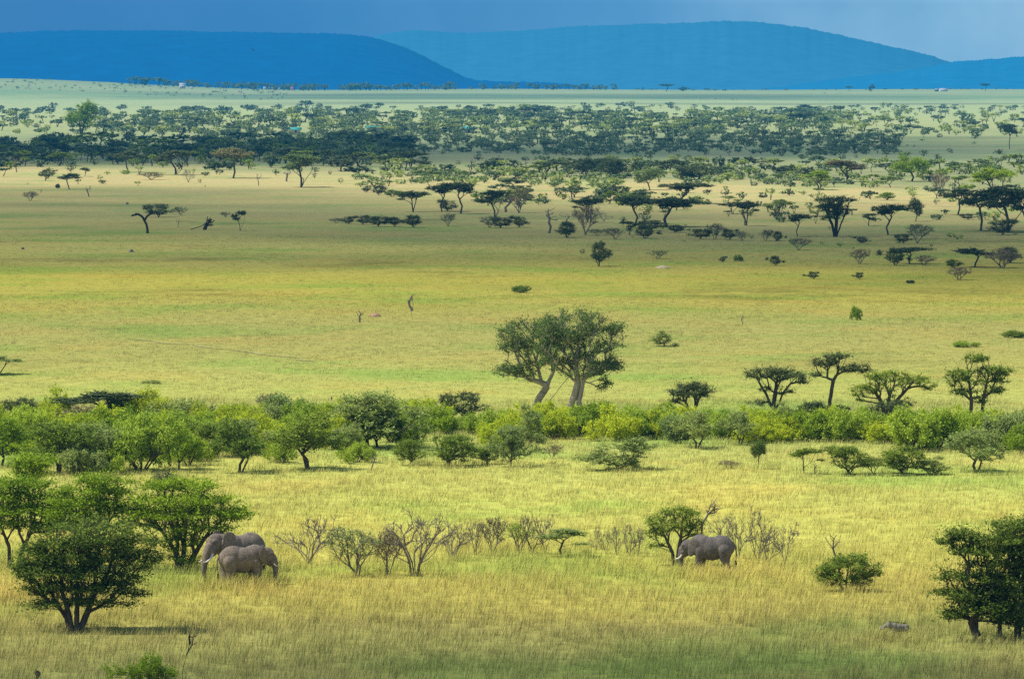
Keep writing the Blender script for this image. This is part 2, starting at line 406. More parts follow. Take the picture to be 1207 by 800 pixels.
def proto(kind, v):
    key = (kind, v)
    if key in PROTO: return PROTO[key]
    r = np.random.default_rng(abs(hash((len(kind) * 31 + sum(map(ord, kind)), v))) % (2 ** 31))
    j = lambda s: float(r.normal() * s)
    base, _, mat = kind.partition(':')
    lm = mat or 'leaf_acacia'
    if base in ('umbrella', 'umbrella_far'):          # flat topped acacia 6 wide 5 high
        ns_ = 1 + int(r.integers(0, 3))
        stems = [[(0, 0, -.1), (j(.25) + (i - (ns_ - 1) / 2) * .5, j(.3), 1.3), ((i - (ns_ - 1) / 2) * 1.6 + j(.4), j(.7), 3.0)] for i in range(ns_)]
        blobs = []
        for i in range(4):
            a = i / 4 * 6.28 + j(.4); q = 1.55 + j(.3)
            blobs.append((q * math.cos(a), q * math.sin(a), 4.2 + j(.35), 1.35, 1.35, .42, 26 if base == 'umbrella' else 8, .2))
        blobs.append((j(.3), j(.3), 4.75, 1.4, 1.4, .42, 28 if base == 'umbrella' else 8, .2))
        if r.random() < .5: blobs.append((2.2 * np.sign(j(1)), j(1), 3.2 + j(.3), .9, .9, .2, 8, .2))
        lf = (5, 9, .75, .26, .8, .05) if base == 'umbrella' else (5, 5, .8, .52, .8, .05)
        ms = build_tree(r, stems, blobs, lf, lm, 'bark', rt=.125, step=.5, rmin=.026, wob=.09, zfree=.1, single=base.endswith('far'), tubek=4 if base.endswith('far') else 5)
    elif base in ('dome', 'dome_far'):               # low layered acacia, leaves nearly to the ground, 5 wide 4 high
        stems = [[(0, 0, -.1), (j(.3), j(.3), .6), (math.cos(i * 2.1 + j(.3)) * .8, math.sin(i * 2.1) * .8, 1.5)] for i in range(3)]
        n_ = 32 if base == 'dome' else 8
        blobs = [(j(.2), j(.2), 2.0, 1.9, 1.9, 1.5, n_ * 3, .55), (j(.5), j(.5), 2.9, 1.4, 1.4, .6, n_, .3), (j(.8), j(.8), 1.5, 2.3, 2.3, .5, n_, .5)]
        for i in range(3): blobs.append((j(1.5), j(1.5), 2.4 + j(.6), .8, .8, .5, n_ // 2, .2))
        lf = (5, 9, .68, .175, .65, .12) if base == 'dome' else (4, 5, .7, .48, .5, .1)
        ms = build_tree(r, stems, blobs, lf, lm, 'bark', rt=.10, step=.4, rmin=.016, single=base.endswith('far'), zfree=.3, tubek=4 if base.endswith('far') else 5)
    elif base in ('round', 'round_far'):             # small leafy tree on a short stem 4 wide 4.5 high
        stems = [[(0, 0, -.1), (j(.12), j(.12), .7), (j(.4), j(.4), 1.9)]] + ([[(.15, 0, -.1), (.5 + j(.2), j(.3), 1.1), (.9 + j(.2), j(.5), 1.9)]] if r.random() < .6 else [])
        blobs = []
        n_ = 27 if base == 'round' else 7
        for i in range(6):
            a = i * 1.05 + j(.4); q = 1.0 + j(.25)
            blobs.append((q * math.cos(a), q * math.sin(a), 2.5 + j(.55), .95, .95, .7, n_, .35))
        blobs.append((j(.3), j(.3), 3.5, 1.1, 1.1, .7, n_, .35))
        lf = (5, 8, .58, .165, .30, .12) if base == 'round' else (4, 5, .6, .45, .3, .1)
        ms = build_tree(r, stems, blobs, lf, lm, 'bark', rt=.09, step=.4, rmin=.014, single=base.endswith('far'), zfree=.4, tubek=4 if base.endswith('far') else 5)
    elif base in ('shrub', 'shrub_far'):             # many stemmed leafy shrub 4 wide 2.4 high
        stems = [[(math.cos(i * 1.3) * .07, math.sin(i * 1.3) * .07, -.1), (math.cos(i * 1.3) * .7 + j(.1), math.sin(i * 1.3) * .7 + j(.1), .6)] for i in range(5)]
        blobs = []
        n_ = 30 if base == 'shrub' else 7
        for i in range(7):
            a = i * .9 + j(.3); q = 1.15 + j(.35)
            blobs.append((q * math.cos(a), q * math.sin(a), .95 + j(.22), .75, .75, .72, n_, .45))
        blobs.append((j(.4), j(.4), 1.55 + j(.2), .9, .9, .7, n_, .45))
        lf = (5, 9, .46, .145, .05, .28) if base == 'shrub' else (4, 5, .5, .38, .1, .2)
        ms = build_tree(r, stems, blobs, lf, lm, 'bark', rt=.07, step=.3, rmin=.012, upbias=.05, single=base.endswith('far'), zfree=.4, tubek=4)
    elif base == 'bare':                             # leafless thorn bush 3.4 wide 2.6 high
        ns_ = 3 + int(r.integers(0, 4))
        stems = [[(j(.08), j(.08), -.1), (math.cos(i * 2.3 + v) * .22 + j(.06), math.sin(i * 2.3 + v) * .22, .45), (math.cos(i * 2.3 + v) * .6 + j(.12), math.sin(i * 2.3 + v) * .6, 1.0 + j(.15))] for i in range(ns_)]
        blobs = [(j(.4), j(.3), 1.6 + j(.2), 1.4 + j(.2), 1.4, .85, 44, .3), (j(.7), j(.5), 2.1 + j(.3), .9, .9, .55, 20, .2), (j(1.0), j(.5), 1.2, .7, .7, .4, 10, .2)]
        ms = build_tree(r, stems, blobs, None, lm, 'bark_dead', rt=.05, step=.26, rmin=.0115, wob=.20, plw=.7, twigs=5, zfree=.2, tubek=4)
    elif base == 'sparse':                           # bare bush that still carries thin leaves
        stems = [[(j(.08), j(.08), -.1), (math.cos(i * 2.1) * .25, math.sin(i * 2.1) * .25, .5), (math.cos(i * 2.1) * .7 + j(.1), math.sin(i * 2.1) * .7, 1.1)] for i in range(4)]
        blobs = [(j(.2), j(.2), 1.7, 1.5, 1.5, .8, 90, .3), (j(.5), j(.5), 2.1, .9, .9, .4, 20, .2)]
        ms = build_tree(r, stems, blobs, (3, 5, .42, .11, .4, .1), lm, 'bark_dead', rt=.055, step=.27, rmin=.012, wob=.18, plw=.7, twigs=3, zfree=.2, tubek=4)
    elif base == 'dead':                             # standing dead tree 2.6 wide 5 high
        stems = [[(0, 0, -.1), (j(.25), j(.2), 1.3), (j(.4), j(.3), 2.7), (j(.5), j(.4), 3.6)]]
        blobs = [(j(.3), j(.3), 3.7, 1.2, .9, 1.2, 9, .6), (j(.5), 0, 2.6, 1.0, .8, .5, 3, .6)]
        ms = build_tree(r, stems, blobs, None, lm, 'bark_dead', rt=.15, step=.5, rmin=.04, wob=.16, twigs=1, zfree=.1, tubek=5)
    PROTO[key] = (ms[0], ms[1]) + dims(ms)
    return PROTO[key]

def plant(name, cat, kind, v, p, w, h, label, group=None, sink=0.):
    """a copy of a prototype, its trunk and crown, w metres wide and h high"""
    tr, cr, W, H = proto(kind, v)
    rz = float(rng.random() * 6.283)
    q = np.array(p, float); q[2] -= sink
    sc = (w / W, w / W, h / H)
    if cr is None and (kind.split(':')[0].endswith('_far')):
        o = link(name, tr); o.location = tuple(q); o.rotation_euler = (0, 0, rz); o.scale = sc
        return tag(o, label, cat, group)
    o = root(name, q, label, cat, group, rz, sc)
    link('trunk', tr, o)
    if cr is not None: link('crown', cr, o)
    return o
#PART2
# ------------------------------------------------------------------ the setting
def build_ground():
    ys = [-60, 60]
    while ys[-1] < 23500: ys.append(ys[-1] + max(3.0, ys[-1] * .014))
    ys = np.array(ys); us = np.linspace(-1, 1, 121)
    us = np.sign(us) * np.abs(us) ** 1.25
    Y, U = np.meshgrid(ys, us, indexing='ij')
    X = U * (220 + .42 * np.maximum(Y, 0))
    Z = height(X, Y)
    V = np.stack([X, Y, Z], -1).reshape(-1, 3)
    nr, nc = Y.shape
    i = (np.arange(nr - 1)[:, None] * nc + np.arange(nc - 1)[None]).ravel()
    F = np.stack([i, i + 1, i + 1 + nc, i + nc], 1)
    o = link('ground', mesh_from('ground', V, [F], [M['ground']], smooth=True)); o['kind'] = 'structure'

def build_path():
    P = [at(a, b) for a, b in ((150, 400), (200, 404), (238, 408.5), (300, 416), (340, 421.5), (372, 425.5))]
    P = np.array(P); k = np.linspace(0, len(P) - 1, 90)
    Q = np.stack([np.interp(k, np.arange(len(P)), P[:, i]) for i in range(2)], 1) + np.stack([np.sin(k * 5) * .6, np.sin(k * 3.3 + 1) * .9], 1)
    d = unit(np.gradient(Q, axis=0)); n = np.stack([-d[:, 1], d[:, 0]], 1) * (.34 + .22 * np.sin(k * 7))[:, None]
    L_, R_ = Q + n, Q - n
    V = np.concatenate([np.column_stack([L_, height(L_[:, 0], L_[:, 1]) + .05]), np.column_stack([R_, height(R_[:, 0], R_[:, 1]) + .05])])
    i = np.arange(89); F = np.stack([i, i + 90, i + 91, i + 1], 1)
    o = link('path', mesh_from('path', V, [F], [rough_material('path_track', (.31, .30, .085), (.40, .375, .11), .4, .02)])); o['kind'] = 'structure'

def hill_material(name, a, b):  # base colours carry the blue of distant haze on top of the haze volume
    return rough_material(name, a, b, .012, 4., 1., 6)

def build_hill(name, Y, foot, prof, mat, seed, lump):
    r = np.random.default_rng(seed)
    px = np.array([q[0] for q in prof], float); row = np.array([q[1] for q in prof], float)
    xs = np.arange(px[0], px[-1] + .1, 2.0)
    rr = np.interp(xs, px, row)
    ker = np.hanning(17); ker /= ker.sum()
    rr = np.convolve(np.pad(rr, 8, mode='edge'), ker, 'valid')
    for sc_, am in ((31., .7), (11., .45), (4.5, .3)):
        rr = rr + am * np.interp(xs / sc_, np.arange(-60, 400), np.random.default_rng(seed + int(sc_)).normal(size=460) * .6)
    zr = np.maximum(CAMH + Y * np.array([ray(q, w)[2] / ray(q, w)[1] for q, w in zip(xs, rr)]), -5)
    X = (xs - W0 / 2) / FPX * Y
    ss = np.concatenate([np.linspace(0, 1, 40), np.linspace(1.05, 2, 8)])
    V = []
    for s in ss:
        f = math.sin(min(s, 2 - s) * math.pi / 2) ** 1.15
        yy = Y - (1 - s) * (Y - foot)
        ln = lump * min(1, 3 * f) * (r.random(len(xs)) if .97 < s < 1.02 else .5)
        g_ = lambda w, k_: np.interp((xs + 6 * math.sin(s * 5 + k_)) / w, np.arange(-80, 300), np.convolve(np.random.default_rng(seed * 7 + k_).normal(size=382), (.25, .5, .25), 'valid'))
        gul = 1 + (1 - f) * f * (.16 * g_(34., 1) + .10 * g_(13., 2))
        V.append(np.stack([X * (yy / Y if s < 1 else 1), np.full(len(xs), yy), zr * f * gul + ln - 6], -1))
    V = np.concatenate(V); nc = len(xs); nr = len(ss)
    i = (np.arange(nr - 1)[:, None] * nc + np.arange(nc - 1)[None]).ravel()
    F = np.stack([i, i + 1, i + 1 + nc, i + nc], 1)
    o = link(name, mesh_from(name, V, [F], [mat], smooth=True)); o['kind'] = 'structure'

SUN_AZ, SUN_EL = R(271), R(57)               # azimuth clockwise from +Y: behind the camera, over its left shoulder
SUN = np.array([math.sin(SUN_AZ) * math.cos(SUN_EL), math.cos(SUN_AZ) * math.cos(SUN_EL), math.sin(SUN_EL)])

def icosphere():
    t = (1 + 5 ** .5) / 2
    V = unit(np.array([(-1, t, 0), (1, t, 0), (-1, -t, 0), (1, -t, 0), (0, -1, t), (0, 1, t), (0, -1, -t), (0, 1, -t), (t, 0, -1), (t, 0, 1), (-t, 0, -1), (-t, 0, 1)], float))
    F = [(0, 11, 5), (0, 5, 1), (0, 1, 7), (0, 7, 10), (0, 10, 11), (1, 5, 9), (5, 11, 4), (11, 10, 2), (10, 7, 6), (7, 1, 8), (3, 9, 4), (3, 4, 2), (3, 2, 6), (3, 6, 8), (3, 8, 9), (4, 9, 5), (2, 4, 11), (6, 2, 10), (8, 6, 7), (9, 8, 1)]
    for _ in range(1):
        V = list(map(tuple, V)); cache = {}; G = []
        def midp(a, b):
            k = (min(a, b), max(a, b))
            if k not in cache:
                m = np.array(V[a]) + np.array(V[b]); m /= np.linalg.norm(m); V.append(tuple(m)); cache[k] = len(V) - 1
            return cache[k]
        for a, b, c in F:
            x, y, z = midp(a, b), midp(b, c), midp(c, a)
            G += [(a, x, z), (b, y, x), (c, z, y), (x, y, z)]
        F = G; V = np.array(V)
    return V, np.array(F)
IV, IF = icosphere()

def cloud_material(op):
    m, t, ns, L = nt('cloud_vapour')
    d = N(ns, 'ShaderNodeBsdfDiffuse'); d.inputs[0].default_value = (.85, .87, .9, 1)
    tp = ns.new('ShaderNodeBsdfTransparent')
    ms = ns.new('ShaderNodeMixShader'); ms.inputs[0].default_value = op
    L.new(tp.outputs[0], ms.inputs[1]); L.new(d.outputs[0], ms.inputs[2])
    o = ns.new('ShaderNodeOutputMaterial'); L.new(ms.outputs[0], o.inputs[0])
    return m

def build_cloud(pts, rad, alt, mat, seed):
    """a cloud of thin puffs, high up on the way from the sun to the ground points"""
    r = np.random.default_rng(seed)
    pts = np.asarray(pts, float); n = len(pts)
    cen = np.concatenate([pts, np.zeros((n, 1))], 1) + SUN * (alt + r.normal(size=(n, 1)) * rad * .8) / SUN[2]
    s = rad * (.55 + .9 * r.random((n, 1, 1)))
    V = cen[:, None, :] + IV[None] * s * np.array([1.5, 1.0, .5]) * (1 + .18 * r.normal(size=(n, len(IV), 1)))
    F = IF[None] + (np.arange(n) * len(IV))[:, None, None]
    o = link('cloud', mesh_from('cloud', V.reshape(-1, 3), [F.reshape(-1, 3)], [mat], smooth=True)); o['kind'] = 'structure'

def row_d(row): return FPX * CAMH / (row - YH)

def shadow_points(r, n, x0, x1, near, far, soft=.25):
    """ground points under a cloud; near/far are functions of the photo column giving the rows of its edges"""
    out = []
    while len(out) < n:
        px = x0 + (x1 - x0) * r.random()
        a, b = math.log(row_d(near(px))), math.log(row_d(far(px)))
        t = r.random()
        edge = min(t, 1 - t) / soft
        if edge < 1 and r.random() > .25 + .75 * edge: continue
        d = math.exp(a + (b - a) * t)
        out.append(((px - W0 / 2) / FPX * d, d))
    return out

def build_clouds():
    m = cloud_material(.17); m2 = cloud_material(.029); m1 = cloud_material(.11); m3 = cloud_material(.04); m5 = cloud_material(.03); r = np.random.default_rng(3)
    il = lambda pts: (lambda px: float(np.interp(px, [p[0] for p in pts], [p[1] for p in pts])))
    build_cloud(shadow_points(r, 75, -900, 2100, il([(0, 1250)]), il([(0, 760), (400, 772), (1207, 762)]), .2), 11, 900, m1, 1)
    build_cloud(shadow_points(r, 260, -500, 1700, il([(0, 318), (500, 328), (1207, 338)]), il([(0, 208), (300, 218), (600, 230), (1207, 244)]), .42), 45, 1700, m2, 2)
    build_cloud(shadow_points(r, 170, -300, 1130, il([(0, 196), (400, 196), (600, 190), (1000, 184)]), il([(0, 173), (200, 168), (500, 160), (1100, 161)]), .15), 75, 1800, m3, 4)
    build_cloud([(-420 + 900 * r.random(), 7500 + 900 * r.random()) for _ in range(60)], 170, 3000, m5, 5)
    build_cloud([(-300 + 1500 * r.random(), 6500 + 350 * r.random()) for _ in range(60)], 120, 3000, m5, 6)

def build_haze():
    m, t, ns, L = nt('haze_air')
    dens = 1 / 13500.
    ab = N(ns, 'ShaderNodeVolumeAbsorption'); ab.inputs['Color'].default_value = (0, 0, 0, 1); ab.inputs['Density'].default_value = dens
    em = N(ns, 'ShaderNodeEmission'); em.inputs[0].default_value = (.008, .205, .43, 1); em.inputs[1].default_value = dens  # added glow stands in for sunlight scattered by the haze
    a = ns.new('ShaderNodeAddShader'); L.new(ab.outputs[0], a.inputs[0]); L.new(em.outputs[0], a.inputs[1])
    o = ns.new('ShaderNodeOutputMaterial'); L.new(a.outputs[0], o.inputs['Volume'])
    x, y0, y1, z0, z1 = 14000, -400, 26000, -40, 420
    V = [(sx, sy, sz) for sz in (z0, z1) for sy in (y0, y1) for sx in (-x, x)]
    F = [(0, 2, 3, 1), (4, 5, 7, 6), (0, 1, 5, 4), (1, 3, 7, 5), (3, 2, 6, 7), (2, 0, 4, 6)]
    h = link('haze', mesh_from('haze', V, [F], [m])); h['kind'] = 'structure'

def build_world():
    w = bpy.data.worlds.new('World'); bpy.context.scene.world = w; w.use_nodes = True
    t = w.node_tree; ns, L = t.nodes, t.links; ns.clear()
    sky = ns.new('ShaderNodeTexSky'); sky.sky_type = 'NISHITA'; sky.sun_disc = False
    sky.sun_elevation = SUN_EL; sky.sun_rotation = SUN_AZ; sky.air_density = 1.0; sky.dust_density = .6
    b1 = ns.new('ShaderNodeBackground'); L.new(sky.outputs[0], b1.inputs[0]); b1.inputs[1].default_value = .15
    # the dark rain sky that stands low over the hills
    tc = ns.new('ShaderNodeTexCoord'); sep = ns.new('ShaderNodeSeparateXYZ'); L.new(tc.outputs['Generated'], sep.inputs[0])
    x, y, z = sep.outputs
    n = noise(ns, L, tc.outputs['Generated'], 9, 5, .6)
    mp = ns.new('ShaderNodeMapping'); mp.inputs['Scale'].default_value = (34, 34, 40); L.new(tc.outputs['Generated'], mp.inputs[0])
    n2 = noise(ns, L, mp.outputs[0], 1.0, 4, .55)
    xx = math_(ns, L, 'ADD', x, math_(ns, L, 'MULTIPLY', math_(ns, L, 'SUBTRACT', n2, .5), .035))
    cr = ns.new('ShaderNodeValToRGB'); L.new(mrange(ns, L, xx, -.13, .13, 0, 1, False), cr.inputs[0])
    e = cr.color_ramp.elements
    e[0].position = 0; e[0].color = (.28, .24, .78, 1)
    e[1].position = 1; e[1].color = (2.6, 2.9, 2.8, 1)
    k = e.new(.33); k.color = (.32, .48, 1.15, 1)
    k = e.new(.60); k.color = (.66, 1.1, 1.7, 1)
    k = e.new(.84); k.color = (1.6, 2.15, 2.4, 1)
    col = mix(ns, L, mrange(ns, L, n2, .35, .7), mix(ns, L, 1.0, cr.outputs[0], (.82, .86, .90), 'MULTIPLY'), cr.outputs[0])
    b2 = ns.new('ShaderNodeBackground'); L.new(col, b2.inputs[0]); b2.inputs[1].default_value = 1.0
    low = mrange(ns, L, math_(ns, L, 'ADD', z, math_(ns, L, 'MULTIPLY', n, .06)), .16, .09)
    fac = math_(ns, L, 'MULTIPLY', low, mrange(ns, L, y, .2, .7))
    ms = ns.new('ShaderNodeMixShader'); L.new(fac, ms.inputs[0]); L.new(b1.outputs[0], ms.inputs[1]); L.new(b2.outputs[0], ms.inputs[2])
    o = ns.new('ShaderNodeOutputWorld'); L.new(ms.outputs[0], o.inputs[0])
    l = bpy.data.lights.new('sun', 'SUN'); l.energy = 5.0; l.angle = R(.5); l.color = (1, .955, .87)
    s = link('sun', l)
    from mathutils import Vector
    s.rotation_euler = Vector(SUN).to_track_quat('Z', 'Y').to_euler()
    s.location = (-50, -30, 80)

def build_camera():
    c = bpy.data.cameras.new('camera'); c.sensor_width = 36; c.lens = FPX / W0 * 36
    c.clip_start = 1; c.clip_end = 60000
    o = link('camera', c); o.location = (0, 0, CAMH); o.rotation_euler = (R(90) - TH, 0, 0)
    bpy.context.scene.camera = o

def build_grass():
    r = np.random.default_rng(11)
    parts = []
    # from, to (m), tufts per m2, blades per tuft, blade width, height
    for d0, d1, den, nb, bw, bh in ((236, 330, 2.4, 16, .0145, .72), (330, 480, 2.3, 14, .0155, .46), (480, 720, 1.3, 9, .019, .24), (720, 1000, .35, 8, .03, .2)):
        hw = lambda d: .115 * d + 3
        n = int((d1 - d0) * (hw(d0) + hw(d1)) * den)
        d = np.sqrt(d0 ** 2 + (d1 ** 2 - d0 ** 2) * r.random(n)); x = (r.random(n) * 2 - 1) * hw(d)
        # clumps: taller in places
        hs = .74 + .22 * np.sin(x * .31 + 2 * np.sin(d * .11)) * np.sin(d * .17 + x * .05) + .20 * np.sin(x * .9 + 3 * np.sin(d * .23)) * np.sin(d * .61 + 2 * np.sin(x * .37)) + .25 * r.random(n)
        px = np.repeat(x, nb) + r.normal(size=n * nb) * .24; py = np.repeat(d, nb) + r.normal(size=n * nb) * .24
        hh = np.repeat(hs, nb) * bh * (.55 + .7 * r.random(n * nb))
        parts.append((px, py, hh, np.full(n * nb, bw)))
    # taller stands where the animals wade
    for px, row, wd, dp, hh in ((281, 688, 3.4, 5.0, .95), (838, 677, 3.0, 4.0, .85), (1060, 752, 1.6, 3.2, .60)):
        q = at(px, row); n = int(wd * dp * 130)
        x_ = q[0] + r.normal(size=n) * wd * .55; y_ = q[1] - dp * .25 + r.normal(size=n) * dp * .45
        parts.append((x_, y_, hh * (.55 + .55 * r.random(n)), np.full(n, .017)))
    x, y, h, w = (np.concatenate([p[i] for p in parts]) for i in range(4))
    n = len(x)
    z = height(x, y) - .03
    a = r.random(n) * 6.283
    bx, by = np.cos(a) * w * .5, np.sin(a) * w * .5
    lean = (.12 + .55 * r.random(n)) * h; la = r.normal(size=n) * .9 + .5
    lx, ly = np.cos(la) * lean, np.sin(la) * lean
    V = np.empty((n, 5, 3), np.float32)
    V[:, 0] = np.stack([x - bx, y - by, z], 1); V[:, 1] = np.stack([x + bx, y + by, z], 1)
    V[:, 2] = np.stack([x - bx * .8 + lx * .35, y - by * .8 + ly * .35, z + h * .6], 1); V[:, 3] = np.stack([x + bx * .8 + lx * .35, y + by * .8 + ly * .35, z + h * .6], 1)
    V[:, 4] = np.stack([x + lx, y + ly, z + h], 1)
    k = np.arange(n) * 5
    Q = np.stack([k, k + 1, k + 3, k + 2], 1); T = np.stack([k + 2, k + 3, k + 4], 1)
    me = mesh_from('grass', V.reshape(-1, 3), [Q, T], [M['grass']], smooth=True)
    at_ = me.attributes.new('tip', 'FLOAT', 'POINT')
    at_.data.foreach_set('value', np.tile(np.array([0, 0, .75, .75, 1], np.float32), n))
    o = link('grass', me); o['kind'] = 'stuff'; o['label'] = 'tall yellow green savanna grass over the whole plain'
    print('grass blades', n)

build_ground()
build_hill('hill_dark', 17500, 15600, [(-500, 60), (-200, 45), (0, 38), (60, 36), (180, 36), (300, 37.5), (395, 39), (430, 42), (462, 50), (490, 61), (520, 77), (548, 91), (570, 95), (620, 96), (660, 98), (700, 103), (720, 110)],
           hill_material('hill_dark_haze', (.0, .07, .29), (.0, .115, .40)), 1, 6)  # forested hill with cloud shade and haze blue put into its colour
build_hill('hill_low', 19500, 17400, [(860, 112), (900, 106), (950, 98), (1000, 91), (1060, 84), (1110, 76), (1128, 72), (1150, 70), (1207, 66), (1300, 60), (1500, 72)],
           hill_material('hill_low_haze', (.02, .24, .50), (.03, .31, .60)), 2, 6)  # haze blue put into the hill colour
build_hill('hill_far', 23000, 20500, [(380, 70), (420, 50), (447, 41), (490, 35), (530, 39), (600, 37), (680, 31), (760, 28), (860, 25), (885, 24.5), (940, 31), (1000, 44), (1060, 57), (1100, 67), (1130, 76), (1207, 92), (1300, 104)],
           hill_material('hill_far_haze', (.07, .30, .52), (.09, .375, .61)), 3, 7)  # paler haze blue put into the farthest hill's colour
build_path(); build_clouds(); build_haze(); build_world(); build_camera(); build_grass()
sc = bpy.context.scene
sc.view_settings.view_transform = 'Standard'; sc.view_settings.look = 'None'; sc.view_settings.exposure = 0; sc.view_settings.gamma = 1
sc.render.engine = 'CYCLES'
sc.cycles.use_denoising = False
sc.cycles.max_bounces = 6; sc.cycles.transparent_max_bounces = 160; sc.cycles.diffuse_bounces = 3; sc.cycles.transmission_bounces = 3
#PART3
# ------------------------------------------------------------------ animals
def subdivided():
    V, F = list(map(tuple, IV)), IF
    cache = {}; G = []
    def midp(a, b):
        k = (min(a, b), max(a, b))
        if k not in cache:
            m = np.array(V[a]) + np.array(V[b]); m /= np.linalg.norm(m); V.append(tuple(m)); cache[k] = len(V) - 1
        return cache[k]
    for a, b, c in F:
        x, y, z = midp(a, b), midp(b, c), midp(c, a)
        G += [(a, x, z), (b, y, x), (c, z, y), (x, y, z)]
    return np.array(V), np.array(G)
SV, SF = subdivided()

class Blob:
    """rounded masses that are fused into one continuous skin"""
    def __init__(self): self.V = []; self.F = []; self.n = 0
    def ell(self, c, r, rz=0., ry=0.):
        P = SV * np.array(r)
        if ry:
            P = P @ np.array([[math.cos(ry), 0, -math.sin(ry)], [0, 1, 0], [math.sin(ry), 0, math.cos(ry)]])
        if rz:
            P = P @ np.array([[math.cos(rz), math.sin(rz), 0], [-math.sin(rz), math.cos(rz), 0], [0, 0, 1]])
        self.V.append(P + np.array(c)); self.F.append(SF + self.n); self.n += len(SV)
    def chain(self, pts, wide=1.):
        """pts: (x, y, z, radius) joined by overlapping balls"""
        for a, b in zip(pts[:-1], pts[1:]):
            a, b = np.array(a, float), np.array(b, float)
            m = max(2, int(np.linalg.norm(b[:3] - a[:3]) / (.30 * min(a[3], b[3]))) + 1)
            for i in range(m + 1):
                q = a + (b - a) * i / m
                self.ell(q[:3], (q[3], q[3] * wide, q[3]))
    def skin(self, name, voxel, smooth, mat):
        me = mesh_from('raw', np.concatenate(self.V), [np.concatenate(self.F)], [mat])
        o = link('raw', me)
        m = o.modifiers.new('m', 'REMESH'); m.mode = 'VOXEL'; m.voxel_size = voxel; m.use_smooth_shade = True
        s = o.modifiers.new('s', 'SMOOTH'); s.iterations = smooth; s.factor = .5
        dg = bpy.context.evaluated_depsgraph_get()
        out = bpy.data.meshes.new_from_object(o.evaluated_get(dg))
        out.name = name
        out.materials.clear(); out.materials.append(mat)
        bpy.data.objects.remove(o); bpy.data.meshes.remove(me)
        return out

def skin_material(name, a, b, c):
    m, t, ns, L = nt(name)
    tc = ns.new('ShaderNodeTexCoord'); v = tc.outputs['Object']
    col = mix(ns, L, mrange(ns, L, noise(ns, L, v, 1.1, 5, .65), .35, .65), a, b)
    col = mix(ns, L, math_(ns, L, 'MULTIPLY', mrange(ns, L, noise(ns, L, v, 2.6, 6, .7), .52, .72), .7), col, c)
    mp = ns.new('ShaderNodeMapping'); mp.inputs['Scale'].default_value = (1, 1, 2.6); L.new(v, mp.inputs[0])
    w = ns.new('ShaderNodeTexVoronoi'); w.feature = 'DISTANCE_TO_EDGE'; w.inputs['Scale'].default_value = 5.0; L.new(mp.outputs[0], w.inputs['Vector'])
    crease = mrange(ns, L, w.outputs['Distance'], 0, .09)
    col = mix(ns, L, 1.0, col, mix(ns, L, crease, (.72, .72, .72), (1, 1, 1)), 'MULTIPLY')
    d = N(ns, 'ShaderNodeBsdfPrincipled'); L.new(col, d.inputs['Base Color']); d.inputs['Roughness'].default_value = .85; d.inputs['Specular IOR Level'].default_value = .2
    bp = ns.new('ShaderNodeBump'); bp.inputs['Strength'].default_value = .9; bp.inputs['Distance'].default_value = .03
    L.new(math_(ns, L, 'ADD', crease, noise(ns, L, v, 14, 4, .7)), bp.inputs['Height']); L.new(bp.outputs[0], d.inputs['Normal'])
    o = ns.new('ShaderNodeOutputMaterial'); L.new(d.outputs[0], o.inputs[0])
    return m

M['elephant_skin'] = skin_material('elephant_skin', (.225, .18, .135), (.32, .25, .185), (.39, .28, .175))
M['elephant_grey'] = skin_material('elephant_grey', (.15, .125, .11), (.225, .19, .16), (.32, .225, .145))
M['ivory'] = rough_material('ivory', (.72, .66, .54), (.85, .80, .70), 3, .004, .45)
M['eye_dark'] = rough_material('eye_dark', (.012, .009, .007), (.02, .015, .012), 3, .001, .3)
M['hair_black'] = rough_material('hair_black', (.02, .017, .015), (.05, .042, .036), 9, .01, .9)
M['warthog_hide'] = skin_material('warthog_hide', (.28, .25, .19), (.38, .34, .25), (.38, .32, .20))

